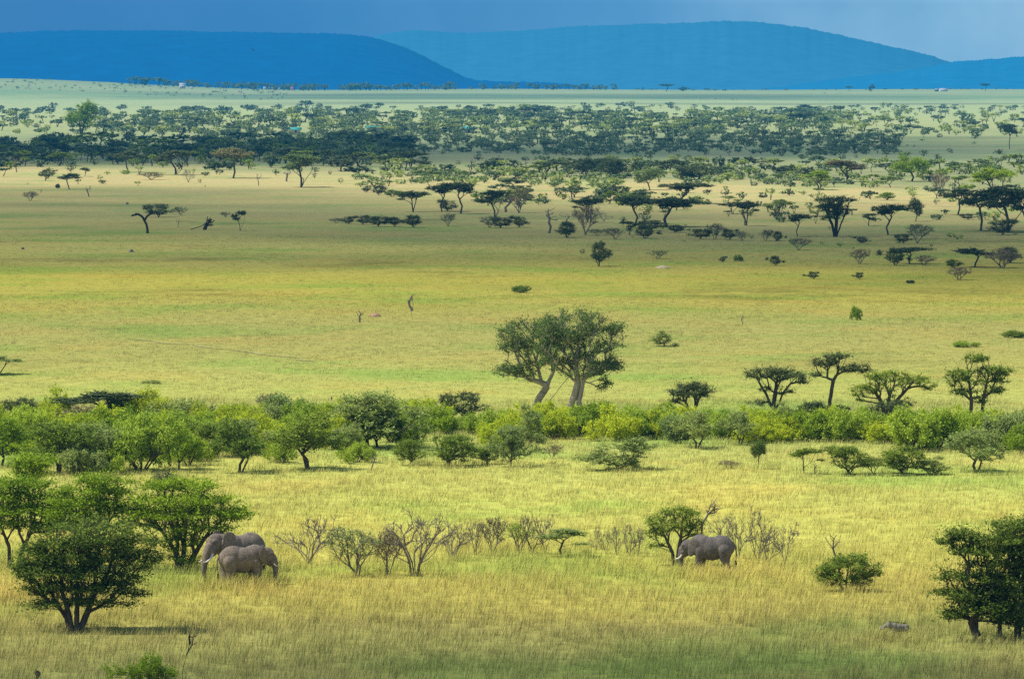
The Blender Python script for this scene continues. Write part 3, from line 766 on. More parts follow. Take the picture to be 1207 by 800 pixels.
def elephant(label, px, row, yaw, size, skin, pose, seed):
    """an African elephant looking along -X before it is turned; withers about 3.1 high at size 1"""
    b = Blob()
    b.ell((-.75, 0, 2.02), (.95, .72, .93)); b.ell((.05, 0, 1.92), (1.15, .82, .92)); b.ell((.85, 0, 2.05), (.90, .72, .90))
    b.ell((-.95, 0, 2.50), (.55, .40, .52)); b.ell((.75, 0, 2.52), (.75, .45, .45)); b.ell((1.25, 0, 2.0), (.60, .55, .72))
    b.ell((0, 0, 1.55), (.95, .66, .62))
    hz, hx = pose['head']                           # where the head is carried
    hd = np.array((-2.02 + hx, 0, 2.42 + hz))
    b.chain([(-1.1, 0, 2.3, .66), (hd[0] + .35, 0, hd[2] + .02, .52)], .85)
    b.ell(hd, (.52, .43, .56)); b.ell(hd + (.10, 0, .25), (.42, .37, .34)); b.ell(hd + (-.22, 0, -.28), (.36, .31, .42))
    b.chain([tuple(hd + (.02, 0, -.42)) + (.30,), tuple(hd + (-.22, 0, -.68)) + (.20,)], .8)
    tr = [hd + np.array(q) for q in pose['trunk']]
    rr = (.31, .255, .205, .165, .135, .115)
    b.chain([(q[0], q[1], max(q[2], .12), k) for q, k in zip(tr, rr)])
    for s in (-1, 1):
        f, h = pose['legs'][0 if s < 0 else 1]
        b.chain([(-.85, s * .36, 1.75, .46), (-.90 + f * .4, s * .40, 1.15, .30), (-.92 + f * .8, s * .40, .65, .245), (-.92 + f, s * .40, .20, .235), (-.94 + f, s * .40, .13, .26)])
        b.chain([(1.10, s * .36, 1.80, .56), (1.06 + h * .3, s * .40, 1.15, .37), (1.20 + h * .7, s * .40, .65, .235), (1.22 + h, s * .40, .20, .225), (1.19 + h, s * .40, .13, .255)])
        fl = pose['ear']                             # how far the ear stands off
        e = hd + np.array((.30, s * .46, .10))
        for dx, dz, rx, rz in ((.34, .20, .46, .42), (.30, -.12, .46, .48), (.12, -.45, .28, .42), (.55, .05, .30, .40)):
            b.ell(e + np.array((dx, s * (.08 + fl * dx), dz)), (rx, .075, rz), rz=s * math.atan(fl))
        b.ell(hd + (-.30, s * .27, -.48), (.20, .13, .22), ry=.5)       # tusk sheath
        b.ell(hd + (-.20, s * .33, .12), (.22, .10, .13))               # brow
    body = b.skin('body', .042, 5, M[skin])
    p = at(px, row)
    o = root('elephant', p, label, 'elephant', None, yaw, (size,) * 3)
    link('body', body, o)
    for s in (-1, 1):
        q = [hd + np.array(k) * (1, s, 1) for k in ((-.30, .27, -.46), (-.42, .29, -.72), (-.60, .30, -.95), (-.84, .28, -1.08), (-1.08, .24, -1.10))]
        q = np.array(q) if pose['tusk'] == 1 else np.array([hd + (np.array(k) - hd) * 1 for k in q])
        q = q[0] + (q - q[0]) * pose['tusk']
        R_ = np.array([.085, .078, .066, .048, .015])
        V, F = tubes(q[:-1], q[1:], R_[:-1], R_[1:], 10)
        link('tusk', mesh_from('tusk', V, [F], [M['ivory']], smooth=True), o)
        link('eye', mesh_from('eye', SV * .045 + (hd + (-.32, s * .375, .02)), [SF], [M['eye_dark']], smooth=True), o)
    t = np.array([(1.80, 0, 2.25), (1.95, 0, 1.95), (1.98, .03, 1.5), (1.95, .05, 1.05), (1.93, .05, .75)])
    R_ = np.array([.075, .055, .04, .03, .05])
    V, F = tubes(t[:-1], t[1:], R_[:-1], R_[1:], 8)
    tail = link('tail', mesh_from('tail', V, [F], [M[skin]], smooth=True), o)
    r = np.random.default_rng(seed); n = 40
    a0 = np.repeat(np.array([[1.94, .05, .95]]), n, 0) + r.normal(size=(n, 3)) * .025
    a1 = a0 + np.stack([r.normal(size=n) * .06, r.normal(size=n) * .06, -.25 - .25 * r.random(n)], 1)
    V, F = tubes(a0, a1, np.full(n, .012), np.full(n, .006), 3)
    link('tuft', mesh_from('tuft', V, [F], [M['hair_black']]), tail)
    return o

BIG = dict(head=(.05, 0), ear=.22, tusk=1.0, trunk=((-.42, 0, -.22), (-.66, 0, -.72), (-.80, 0, -1.22), (-.86, 0, -1.68), (-.80, 0, -2.05), (-.66, 0, -2.28)), legs=((.10, -.15), (-.15, .18)))
elephant('large grey-brown elephant with a long white tusk, behind the smaller one by the umbrella tree', 283.5, 684.5, R(42), .98, 'elephant_skin', BIG, 1)
CALF = dict(head=(-.22, .08), ear=.85, tusk=.55, trunk=((-.40, 0, -.22), (-.58, 0, -.70), (-.64, 0, -1.15), (-.62, 0, -1.55), (-.54, 0, -1.85), (-.44, 0, -2.05)), legs=((.12, .10), (-.10, -.12)))
elephant('smaller brown elephant before the large one, trunk hanging, ear spread against its flank', 286, 689.8, R(180 + 22), .81, 'elephant_skin', CALF, 2)
LONE = dict(head=(-.42, .02), ear=.16, tusk=.8, trunk=((-.40, 0, -.24), (-.52, 0, -.72), (-.52, 0, -1.12), (-.46, 0, -1.48), (-.40, 0, -1.78), (-.46, 0, -1.95)), legs=((-.10, .15), (.12, -.10)))
elephant('lone dark grey elephant feeding with lowered head beside the small acacia and bare bushes', 839, 674, R(-14), .77, 'elephant_grey', LONE, 3)

def warthog():
    b = Blob()
    b.ell((0, 0, .50), (.48, .19, .22)); b.ell((-.30, 0, .56), (.24, .18, .24)); b.ell((.34, 0, .50), (.22, .18, .22))
    b.chain([(-.42, 0, .60, .17), (-.62, 0, .66, .15), (-.78, 0, .62, .115), (-.95, 0, .52, .085), (-1.02, 0, .49, .08)])
    b.ell((-.66, .11, .62), (.06, .06, .06)); b.ell((-.66, -.11, .62), (.06, .06, .06))
    for s in (-1, 1):
        b.chain([(-.30, s * .11, .42, .09), (-.31, s * .12, .22, .05), (-.32, s * .12, .05, .042)])
        b.chain([(.36, s * .11, .45, .11), (.40, s * .12, .26, .055), (.37, s * .12, .05, .042)])
        b.chain([(-.55, s * .10, .74, .055), (-.53, s * .14, .84, .04), (-.52, s * .15, .91, .02)], .6)
    p = at(1060, 750.5)
    o = root('warthog', p, 'small grey warthog with pricked ears half hidden in the tall grass', 'warthog', None, R(12), (1.0,) * 3)
    link('body', b.skin('body', .018, 3, M['warthog_hide']), o)
    r = np.random.default_rng(5); n = 60
    t = r.random(n)
    a0 = np.stack([-.62 + 1.0 * t, r.normal(size=n) * .02, np.interp(t, [0, .3, 1], [.79, .77, .70])], 1)
    a1 = a0 + np.stack([.10 + .05 * r.random(n), r.normal(size=n) * .05, .07 + .05 * r.random(n)], 1)
    V, F = tubes(a0, a1, np.full(n, .008), np.full(n, .003), 3)
    link('mane', mesh_from('mane', V, [F], [M['hair_black']]), o)
    for s in (-1, 1):
        q = np.array([(-.92, s * .07, .49), (-.95, s * .15, .50), (-.93, s * .18, .57), (-.90, s * .17, .62)])
        R_ = np.array([.02, .018, .013, .005]); V, F = tubes(q[:-1], q[1:], R_[:-1], R_[1:], 6)
        link('tusk', mesh_from('tusk', V, [F], [M['ivory']], smooth=True), o)
        link('eye', mesh_from('eye', SV * .02 + np.array((-.70, s * .10, .71)), [SF], [M['eye_dark']], smooth=True), o)
warthog()

def bird():
    d = ray(298.5, 59.5); k = 900 / d[1]
    o = root('bird', np.array([0, 0, CAMH]) + d * k, 'dark soaring bird high before the dark blue hill', 'bird', None, R(30), (.62,) * 3)
    b = Blob()
    b.chain([(-.30, 0, 0, .04), (-.20, 0, .01, .07), (0, 0, 0, .085), (.22, 0, 0, .05), (.42, 0, 0, .025)]); b.ell((.45, 0, 0), (.14, .10, .012))
    for s in (-1, 1):
        for i in range(12):
            t = i / 11
            b.ell((-.02 - .10 * math.sin(t * 3) + .12 * t * t, s * (.06 + .62 * t), .05 + .20 * t), (.15 - .075 * t, .07, .016))
    o.rotation_euler = (R(28), R(-10), R(50))
    link('body', b.skin('body', .016, 2, M['hair_black']), o)
bird()

# ------------------------------------------------------------------ trees of their own shape
AC = (5, 8, .74, .20, .86, .13)
T = 'tree'
hero('acacia_tree', T, 'dark green low branching acacia standing alone in front of the two elephants and their trees', 88, 743,
     [[(-3, 0, 0), (-6, 0, 18), (-16, 4, 48)], [(2, 0, 0), (3, -2, 22), (4, -4, 60)], [(6, 0, 0), (14, 2, 20), (24, 6, 46)], [(-7, 2, 0), (-10, 4, 14), (-24, 8, 34)]],
     [(-4, 0, 34, 40, 34, 4, 26, .2), (0, 0, 50, 46, 40, 4, 34, .2), (-6, 0, 68, 60, 50, 5, 46, .2), (6, 0, 86, 64, 52, 5, 50, .2), (12, 0, 103, 56, 46, 5, 42, .2), (0, 0, 80, 40, 34, 26, 34, .4), (70, 0, 44, 18, 12, 3, 8, .2), (-50, 0, 74, 24, 24, 6, 14, .2), (-30, 0, 100, 26, 24, 8, 22, .3), (26, 0, 116, 62, 50, 18, 60, .3), (74, 0, 84, 30, 30, 12, 24, .3), (-48, 0, 66, 22, 22, 8, 16, .3), (58, 0, 62, 26, 26, 8, 16, .3), (-38, 0, 52, 26, 28, 10, 22, .3), (40, -6, 50, 32, 30, 9, 22, .3), (62, 4, 98, 36, 34, 16, 34, .3), (-42, 4, 84, 24, 28, 14, 24, .3), (-34, -6, 30, 22, 20, 4, 9, .3), (48, -8, 34, 30, 20, 5, 10, .3)],
     AC, 'leaf_shade', seed=11, dens=1.15, step=.32, rt=.19, rmin=.014, twigs=1)
hero('acacia_tree', T, 'bright green acacia on two thin trunks, cut by the frame edge', 12, 668,
     [[(-1, 0, 0), (-1, 0, 24), (-12, 3, 50)], [(9, 0, 0), (14, 0, 20), (26, 3, 44)]],
     [(-2, 0, 68, 58, 50, 5, 50, .25), (0, 0, 83, 54, 46, 5, 46, .25), (6, 0, 97, 42, 38, 6, 42, .25), (0, 0, 78, 36, 30, 14, 20, .4), (24, 0, 56, 40, 30, 14, 40, .4), (60, 0, 82, 24, 24, 12, 24, .3), (-22, 0, 52, 36, 34, 10, 24, .3), (46, 0, 66, 24, 26, 12, 22, .3), (40, 0, 46, 22, 20, 7, 12, .3)],
     AC, 'leaf_sunny', seed=12, dens=1.15, step=.34, rt=.15, rmin=.014, twigs=1)
hero('acacia_tree', T, 'round topped green acacia rising above the others behind the frame edge tree', 36, 622,
     [[(0, 0, 0), (1, 0, 26), (-4, 2, 48)]],
     [(0, 0, 76, 26, 24, 10, 50, .3), (4, 0, 66, 24, 22, 7, 25, .3), (-6, 0, 56, 14, 14, 6, 12, .3)],
     AC, 'leaf_sunny', seed=13, dens=1.15, step=.32, rt=.13, rmin=.014)
hero('acacia_tree', T, 'spreading bright green acacia between the frame edge tree and the large umbrella tree', 104, 673,
     [[(0, 0, 0), (2, 0, 24), (-10, 2, 56)], [(4, 0, 0), (12, 0, 26), (24, 2, 58)]],
     [(0, 0, 80, 48, 42, 5, 46, .25), (8, 0, 94, 46, 40, 5, 44, .25), (20, 0, 106, 34, 30, 5, 34, .25), (-10, 0, 70, 44, 34, 16, 40, .4), (-18, 0, 68, 32, 32, 10, 28, .3), (28, 0, 72, 26, 26, 9, 22, .3), (0, 0, 52, 28, 26, 8, 14, .3)],
     AC, 'leaf_sunny', seed=14, dens=1.15, step=.34, rt=.15, rmin=.014, twigs=1)
hero('acacia_tree', T, 'wide umbrella shaped bright green acacia shading the large elephant', 213, 673,
     [[(-3, 0, 0), (-5, 0, 22), (-26, 4, 52)], [(2, 0, 0), (4, 0, 30), (8, -4, 62)], [(6, 0, 0), (16, 0, 20), (34, 2, 48)]],
     [(0, 0, 84, 70, 60, 5, 62, .25), (4, 0, 68, 70, 60, 5, 56, .25), (0, 0, 100, 48, 44, 6, 52, .25), (0, 0, 76, 46, 40, 18, 30, .4), (58, 0, 68, 27, 28, 8, 30, .3), (-50, 0, 64, 32, 34, 12, 36, .3), (18, 0, 50, 48, 40, 10, 40, .4), (-14, 0, 34, 40, 34, 9, 24, .4), (-2, 0, 16, 34, 24, 6, 12, .4)],
     (5, 9, .74, .20, .86, .13), 'leaf_sunny', seed=15, dens=1.15, step=.36, rt=.19, rmin=.014, twigs=1)
hero('acacia_tree', T, 'grey thinly leaved treetop showing over the wide umbrella acacia', 194, 634,
     [[(0, 0, 0), (1, 0, 30), (0, 2, 56)]],
     [(0, 0, 72, 20, 18, 7, 44, .3), (3, 0, 64, 15, 14, 5, 14, .3)],
     (3, 4, .4, .13, .6, .1), 'leaf_dark', 'bark_dead', seed=16, step=.3, rt=.11, rmin=.014, twigs=2)
hero('acacia_tree', T, 'big two tiered dark acacia on stout trunks, cut by the frame edge past the warthog', 1166, 755,
     [[(-16, 0, 0), (-15, 0, 26), (-8, 3, 62), (6, 4, 98)], [(13, 0, 0), (12, 0, 30), (24, -3, 66), (36, -4, 104)], [(-14, 0, 6), (-22, 0, 24), (-34, 2, 40)], [(34, 6, 0), (36, 6, 30), (48, 6, 60)]],
     [(26, 0, 106, 62, 50, 5, 54, .2), (30, 0, 120, 56, 46, 5, 50, .2), (40, 0, 135, 42, 38, 5, 42, .2), (34, 0, 116, 40, 34, 16, 24, .4), (-22, 0, 108, 26, 28, 8, 26, .3), (24, 0, 60, 62, 52, 5, 54, .2), (24, 0, 74, 58, 48, 5, 50, .2), (-22, 0, 54, 40, 34, 9, 36, .3), (-40, 0, 32, 24, 20, 5, 14, .3), (12, 0, 44, 46, 40, 11, 40, .4), (-58, 0, 58, 13, 6, 2, 5, .2), (50, 0, 24, 30, 26, 12, 24, .4), (50, 0, 92, 40, 40, 10, 30, .3), (10, 0, 88, 46, 36, 8, 36, .3), (-40, 0, 76, 22, 22, 7, 14, .3), (20, 0, 28, 22, 20, 8, 16, .3), (16, 0, 38, 62, 42, 12, 60, .4), (-30, 0, 124, 20, 20, 6, 14, .3), (-46, 0, 118, 14, 14, 4, 8, .2)],
     (5, 9, .74, .20, .86, .10), 'leaf_shade', seed=17, dens=1.15, step=.36, rt=.22, rmin=.015, twigs=1)
hero('acacia_tree', T, 'small spreading acacia just behind the lone elephant', 796, 666,
     [[(-2, 0, 0), (-3, 0, 14), (-12, 0, 34)], [(2, 0, 0), (4, 0, 18), (8, 0, 40)]],
     [(0, 0, 50, 37, 30, 11, 62, .4), (6, 0, 62, 26, 22, 5, 34, .3), (-24, 0, 38, 14, 12, 5, 12, .3), (-22, 0, 24, 12, 10, 3, 6, .3), (22, 0, 42, 14, 14, 8, 14, .3)],
     (5, 7, .42, .14, .75, .12), 'leaf_acacia', seed=18, step=.3, rt=.12, rmin=.013, twigs=1)
hero('acacia_bush', 'bush', 'low domed acacia bush alone in the grass between lone elephant and big dark acacia', 998, 696,
     [[(-2, 0, 0), (-8, 0, 8), (-20, 0, 18)], [(2, 0, 0), (6, 0, 10), (12, 0, 22)], [(0, 2, 0), (0, 8, 10), (2, 16, 22)]],
     [(0, 0, 24, 34, 30, 14, 80, .4), (4, 0, 38, 24, 22, 6, 28, .3), (-24, 0, 22, 17, 16, 9, 22, .3), (26, 0, 24, 16, 16, 10, 22, .3), (0, 0, 12, 36, 26, 6, 30, .5)],
     (5, 7, .36, .13, .55, .2), 'leaf_acacia', seed=19, step=.26, rt=.09, rmin=.012, twigs=1)
FG = (5, 7, .62, .19, .5, .08)
hero('broad_tree', T, 'leaning pale trunked tree, the lower of the tall pair amid the plain', 633, 488,
     [[(-4, 0, 0), (2, 0, 18), (12, 0, 34), (20, 0, 52)], [(5, 0, 0), (14, 0, 15), (28, 0, 33), (40, 0, 46)]],
     [(-14, 0, 97, 33, 32, 18, 78, .4), (-4, 0, 72, 36, 34, 20, 80, .4), (-36, 0, 52, 20, 18, 7, 26, .3), (-32, 0, 80, 18, 18, 9, 24, .3), (14, 0, 100, 26, 28, 14, 40, .4), (-14, 0, 50, 20, 18, 10, 26, .3)],
     FG, 'leaf_fig', 'bark_pale', seed=21, dens=1.05, step=.5, rt=.33, rmin=.03, wob=.09, twigs=1)
hero('broad_tree', T, 'taller full crowned tree of the pale trunked pair amid the plain', 677, 491,
     [[(-7, 0, 0), (-3, 0, 18), (4, 0, 40), (2, 0, 60)], [(8, 0, 0), (5, 0, 18), (10, 0, 42), (22, 0, 62)]],
     [(-2, 0, 108, 42, 40, 20, 110, .4), (26, 0, 88, 34, 34, 22, 85, .4), (-16, 0, 76, 32, 32, 22, 80, .4), (42, 0, 62, 18, 18, 8, 28, .3), (12, 0, 58, 38, 36, 12, 64, .4), (50, 0, 103, 13, 14, 8, 16, .3), (34, 0, 40, 9, 9, 8, 12, .3), (-22, 0, 98, 20, 20, 12, 34, .3)],
     FG, 'leaf_fig', 'bark_pale', seed=22, dens=1.15, step=.5, rt=.30, rmin=.03, wob=.09, twigs=1)
UM = (5, 7, .50, .19, .72, .05)
hero('acacia_tree', T, 'wide flat topped acacia with forked open trunk, first past the pale trunked pair', 910, 497,
     [[(0, 0, 0), (1, 0, 14), (-7, 0, 32), (-18, 0, 52)], [(1, 0, 0), (5, 0, 16), (14, 0, 36), (26, 0, 50)], [(0, 0, 8), (4, 3, 34), (6, 4, 52)]],
     [(-18, 0, 55, 18, 17, 5, 28, .2), (16, 0, 54, 26, 24, 6, 40, .2), (0, 0, 60, 24, 22, 4, 30, .2), (34, 0, 49, 9, 9, 4, 9, .2), (-16, 0, 22, 14, 10, 3.5, 9, .2), (14, 0, 36, 12, 8, 4, 9, .2), (-10, 0, 40, 10, 8, 4, 7, .2)], UM, 'leaf_dark', dens=1.0, seed=23, step=.4, rt=.2, rmin=.025, wob=.08)
hero('acacia_tree', T, 'tallest slender acacia with one long bare stem above the bright shrubs', 977, 498,
     [[(0, 0, 0), (1, 0, 26), (5, 0, 50), (12, 0, 62)]],
     [(-4, 0, 71, 17, 15, 6, 28, .2), (26, 0, 65, 20, 17, 5, 30, .2), (8, 0, 77, 17, 15, 4, 24, .2), (-14, 0, 57, 8, 6, 4, 8, .2), (42, 0, 60, 7, 7, 3, 6, .2)], UM, 'leaf_dark', dens=1.0, seed=24, step=.4, rt=.17, rmin=.025, wob=.07)
hero('acacia_tree', T, 'broad umbrella acacia with sloping crown over a dark round bush', 1043, 494,
     [[(0, 0, 0), (-3, 0, 18), (-14, 0, 36)], [(2, 0, 0), (4, 0, 22), (12, 0, 44)], [(3, 0, 0), (10, 0, 18), (30, 0, 40)]],
     [(0, 0, 51, 30, 25, 6, 48, .2), (34, 0, 46, 24, 17, 5, 32, .2), (50, 0, 38, 9, 8, 5, 9, .2), (-22, 0, 36, 20, 18, 7, 32, .2), (-32, 0, 26, 9, 9, 4, 9, .2), (4, 0, 40, 24, 20, 6, 18, .2), (14, 0, 24, 14, 12, 5, 10, .2)], UM, 'leaf_acacia', dens=1.0, seed=25, step=.4, rt=.19, rmin=.025, wob=.08)
hero('acacia_tree', T, 'tall ragged tree on two parallel stems with stacked leafy tiers', 1150, 498,
     [[(-6, 0, 0), (-5, 0, 26), (-9, 0, 54)], [(8, 0, 0), (9, 0, 30), (16, 0, 60)]],
     [(-20, 0, 56, 18, 15, 7, 36, .3), (21, 0, 60, 24, 18, 6, 50, .3), (0, 0, 75, 15, 14, 5, 26, .3), (-16, 0, 36, 17, 14, 4, 20, .3), (20, 0, 38, 19, 15, 4.5, 22, .3), (4, 0, 50, 22, 18, 5, 22, .3), (-24, 0, 46, 10, 9, 4, 9, .3), (30, 0, 50, 10, 9, 4, 9, .3), (6, 0, 28, 14, 12, 5, 10, .3)], UM, 'leaf_acacia', dens=1.1, seed=26, step=.4, rt=.17, rmin=.025, wob=.07)
hero('acacia_tree', T, 'small rounded dark acacia on short twin stems just past the pale trunked pair', 815, 492,
     [[(-3, 0, 0), (-4, 0, 12), (-10, 0, 24)], [(3, 0, 0), (5, 0, 13), (10, 0, 25)]],
     [(0, 0, 30, 27, 24, 7, 68, .3), (2, 0, 37, 18, 16, 4, 26, .3), (-18, 0, 20, 10, 9, 3, 8, .3)], UM, 'leaf_dark', seed=27, step=.4, rt=.16, rmin=.025)
hero('acacia_tree', T, 'large dark fan shaped acacia, tallest on the shaded part of the plain', 985, 279,
     [[(-1, 0, 0), (-4, 0, 14), (-13, 0, 34)], [(0, 0, 0), (1, 0, 18), (2, 0, 38)], [(1, 0, 0), (6, 0, 14), (14, 0, 34)]],
     [(0, 0, 43, 24, 22, 3.5, 60, .2), (-4, 0, 36, 20, 19, 4, 42, .2), (5, 0, 30, 18, 17, 4, 34, .2), (-8, 0, 22, 10, 9, 4, 12, .2)], (5, 5, .9, .36, .8, .02), 'leaf_dark', 'bark_dark', seed=28, step=.7, rt=.34, rmin=.05)
hero('dead_tree', T, 'arching leafless dead tree bent over sideways on the open shaded grass', 174, 275,
     [[(0, 0, 0), (-1, 0, 10), (-6, 0, 19), (-12, 0, 23), (-19, 0, 20)], [(-4, 0, 15), (0, 0, 21), (5, 0, 24), (9, 0, 22)]],
     [(-16, 0, 22, 4, 3, 2, 5, .3), (4, 0, 24, 4, 3, 2, 4, .3)], None, 'leaf_dark', 'bark_dark', seed=29, step=.6, rt=.24, rmin=.08, wob=.1)
hero('fallen_branch', 'branch', 'fallen dead tree propped aslant on the open shaded grass', 241, 271,
     [[(-16, 0, 1), (-4, 0, 4), (2, 0, 8), (4, 0, 16)], [(0, 0, 0), (2, 0, 5), (8, 0, 12)]],
     [(5, 0, 8, 6, 4, 5, 16, .3)], None, 'leaf_dark', 'bark_dark', seed=30, step=.6, rt=.36, rmin=.08, wob=.14, twigs=2)
hero('dead_tree', T, 'crooked grey dead stump tree alone amid the yellow plain', 486, 376,
     [[(0, 0, 0), (-1, 0, 8), (1, 0, 15), (0, 0, 27)], [(0, 0, 10), (-4, 0, 17), (-5, 0, 22)]],
     [(1, 0, 26, 4, 2, 4, 7, .2), (-4, 0, 21, 2, 2, 2, 3, .2)], None, 'leaf_dark', 'bark_dead', seed=31, step=.4, rt=.15, rmin=.03, wob=.06)
hero('dead_tree', T, 'small grey dead sapling beside a reddish mound on the yellow plain', 424, 380,
     [[(0, 0, 0), (0, 0, 7), (1, 0, 11)]],
     [(0, 0, 12, 5, 4, 4, 9, .4)], None, 'leaf_dark', 'bark_dead', seed=32, step=.4, rt=.10, rmin=.022, wob=.10)
hero('dead_tree', T, 'dry leafless branch arching over the small acacia by the lone elephant', 828, 667,
     [[(0, 0, 0), (-2, 0, 30), (0, 0, 50), (6, 0, 62), (14, 0, 70)]],
     [(12, 0, 68, 11, 6, 6, 22, .3)], None, 'leaf_dark', 'bark_dead', seed=33, step=.3, rt=.07, rmin=.016, wob=.14, twigs=2)
hero('dead_tree', T, 'bare leaning dead stem standing behind the low domed acacia bush', 992, 690,
     [[(0, 0, 0), (-4, 0, 26), (-11, 0, 44), (-20, 0, 58)]],
     [(-14, 0, 54, 10, 6, 10, 9, .3), (-2, 0, 56, 8, 4, 9, 5, .3)], None, 'leaf_dark', 'bark_dead', seed=34, step=.3, rt=.06, rmin=.015, wob=.12)
hero('dead_tree', T, 'dark forked dead sapling sticking out of the shaded grass below the elephants', 214, 800,
     [[(0, 0, 0), (3, 0, 18), (8, 0, 36), (15, 0, 54)], [(6, 0, 30), (12, 0, 40), (19, 0, 44)], [(10, 0, 42), (9, 0, 50), (11, 0, 58)]],
     [(13, 0, 50, 5, 3, 6, 6, .3)], None, 'leaf_dark', 'bark_dark', seed=35, step=.2, rt=.045, rmin=.014, wob=.1)
hero('dead_twig', 'twig', 'short black dead stem poking from the grass in the shaded corner', 44, 803,
     [[(0, 0, 0), (0, 0, 8), (-2, 0, 14)], [(0, 0, 6), (3, 0, 10)]],
     [(-1, 0, 12, 3, 2, 3, 5, .3)], None, 'leaf_dark', 'bark_dark', seed=36, step=.15, rt=.07, rmin=.02)
hero('herb_clump', 'plant', 'leafy green herb clump in the shaded grass beside the forked dead sapling', 172, 806,
     [[(0, 0, 0), (-6, 0, 6), (-16, 0, 12)], [(2, 0, 0), (4, 0, 8), (6, 0, 18)], [(4, 0, 0), (14, 0, 6), (24, 0, 12)]],
     [(-4, 0, 14, 26, 20, 12, 60, .3), (6, 0, 26, 14, 12, 9, 24, .3), (24, 0, 12, 16, 14, 8, 24, .3), (-40, 0, 12, 14, 12, 12, 10, .3)],
     (5, 6, .28, .11, .1, .3), 'leaf_sunny', seed=37, step=.2, rt=.04, rmin=.008)

# ------------------------------------------------------------------ copied plants: (kind, variants, foot x, foot row, width px, height px[, look, label])
ORD = 'first second third fourth fifth sixth seventh eighth ninth tenth eleventh twelfth thirteenth fourteenth fifteenth sixteenth seventeenth eighteenth nineteenth twentieth'.split()
ORD += ['twenty-' + q for q in ORD[:9]] + ['thirtieth'] + ['thirty-' + q for q in ORD[:9]] + ['fortieth'] + ['forty-' + q for q in ORD[:9]]
NAME = {'umbrella': ('acacia_tree', 'tree'), 'dome': ('acacia_bush', 'bush'), 'round': ('leafy_tree', 'tree'), 'shrub': ('leafy_shrub', 'shrub'), 'bare': ('bare_bush', 'bush'), 'sparse': ('thorn_bush', 'bush'), 'dead': ('dead_tree', 'tree')}
LOOK = {'leaf_acacia': 'green', 'leaf_sunny': 'bright green', 'leaf_shade': 'dark green', 'leaf_yellow': 'yellow-green', 'leaf_bright': 'fresh green', 'leaf_olive': 'olive green', 'leaf_fig': 'deep green',
        'leaf_dark': 'dark', 'leaf_brown': 'brownish', 'leaf_tan': 'tan', 'leaf_pale': 'pale green', '': 'grey'}
NOUN = {'umbrella': 'flat topped acacia', 'dome': 'domed acacia bush', 'round': 'leafy round crowned tree', 'shrub': 'leafy shrub', 'bare': 'leafless thorn bush', 'sparse': 'thinly leaved thorn bush', 'dead': 'bare dead tree'}

def place_all(rows, where, group, end='the elephants\' side'):
    todo = []
    for q in rows:
        kind, px, row, w, h = q[:5]
        label = q[5] if len(q) > 5 else None
        base, _, mat = kind.partition(':')
        p = at(px, row); s = pxm(p)
        shape = 'narrow' if w < .75 * h else 'wide low' if w > 2.0 * h else ''
        look = ' '.join(x for x in (shape, LOOK.get(mat, mat), NOUN[base]) if x)
        todo.append((px, kind, base, p, w / s, h / s, label, look))
    todo.sort(key=lambda q: q[0])
    tot, seen = {}, {}
    for q in todo: tot[q[7]] = tot.get(q[7], 0) + (q[6] is None)
    for px, kind, base, p, w, h, label, look in todo:
        if label is None:
            k = seen[look] = seen.get(look, 0) + 1
            label = look + ' ' + where + (f', {ORD[k - 1]} from {end}' if tot[look] > 1 else '')
        nm, cat = NAME[base]
        plant(nm, cat, kind, int(rng.integers(0, 4)), p, w, h, label, group, .05)

# the bare thorn bushes in the near grass
place_all([
    ('bare', 363, 664, 66, 54, 'grey leafless thorn bush with spreading arms, first beside the elephant pair'),
    ('sparse:leaf_olive', 420, 678, 58, 56, 'low thorn bush with thin dark leaves beside the spreading grey leafless one'),
    ('sparse:leaf_brown', 458, 678, 30, 52, 'small pale stemmed thorn bush between two larger ones'),
    ('bare', 490, 678, 84, 70, 'tallest grey leafless thorn bush with dense twigs and a trailing branch'),
    ('bare', 532, 660, 40, 44, 'thin grey leafless bush behind the tallest thorn bush'),
    ('bare', 561, 654, 22, 40), ('sparse:leaf_brown', 580, 654, 30, 44, 'dense dry brownish thorn bush amid the row of bare stems'),
    ('sparse:leaf_bright', 612, 652, 30, 36, 'thorn bush with green leaves low down amid the bare stems'), ('bare', 628, 652, 32, 46), ('bare', 642, 652, 24, 44),
    ('umbrella:leaf_olive', 663, 655, 46, 32, 'tiny flat topped acacia amid the row of bare grey stems'),
    ('bare', 702, 652, 14, 32), ('bare', 714, 653, 12, 28), ('bare', 727, 654, 16, 34), ('bare', 742, 655, 24, 38), ('bare', 752, 655, 14, 34),
    ('bare', 870, 658, 28, 44), ('bare', 893, 664, 34, 64, 'tallest bare twisted bush behind the lone elephant'), ('bare', 906, 666, 20, 40), ('bare', 925, 664, 28, 48, 'outermost bare bush past the lone elephant'), ('bare', 852, 640, 30, 34)],
    'in the near bare row', 'bare thorn bushes in the near grass')

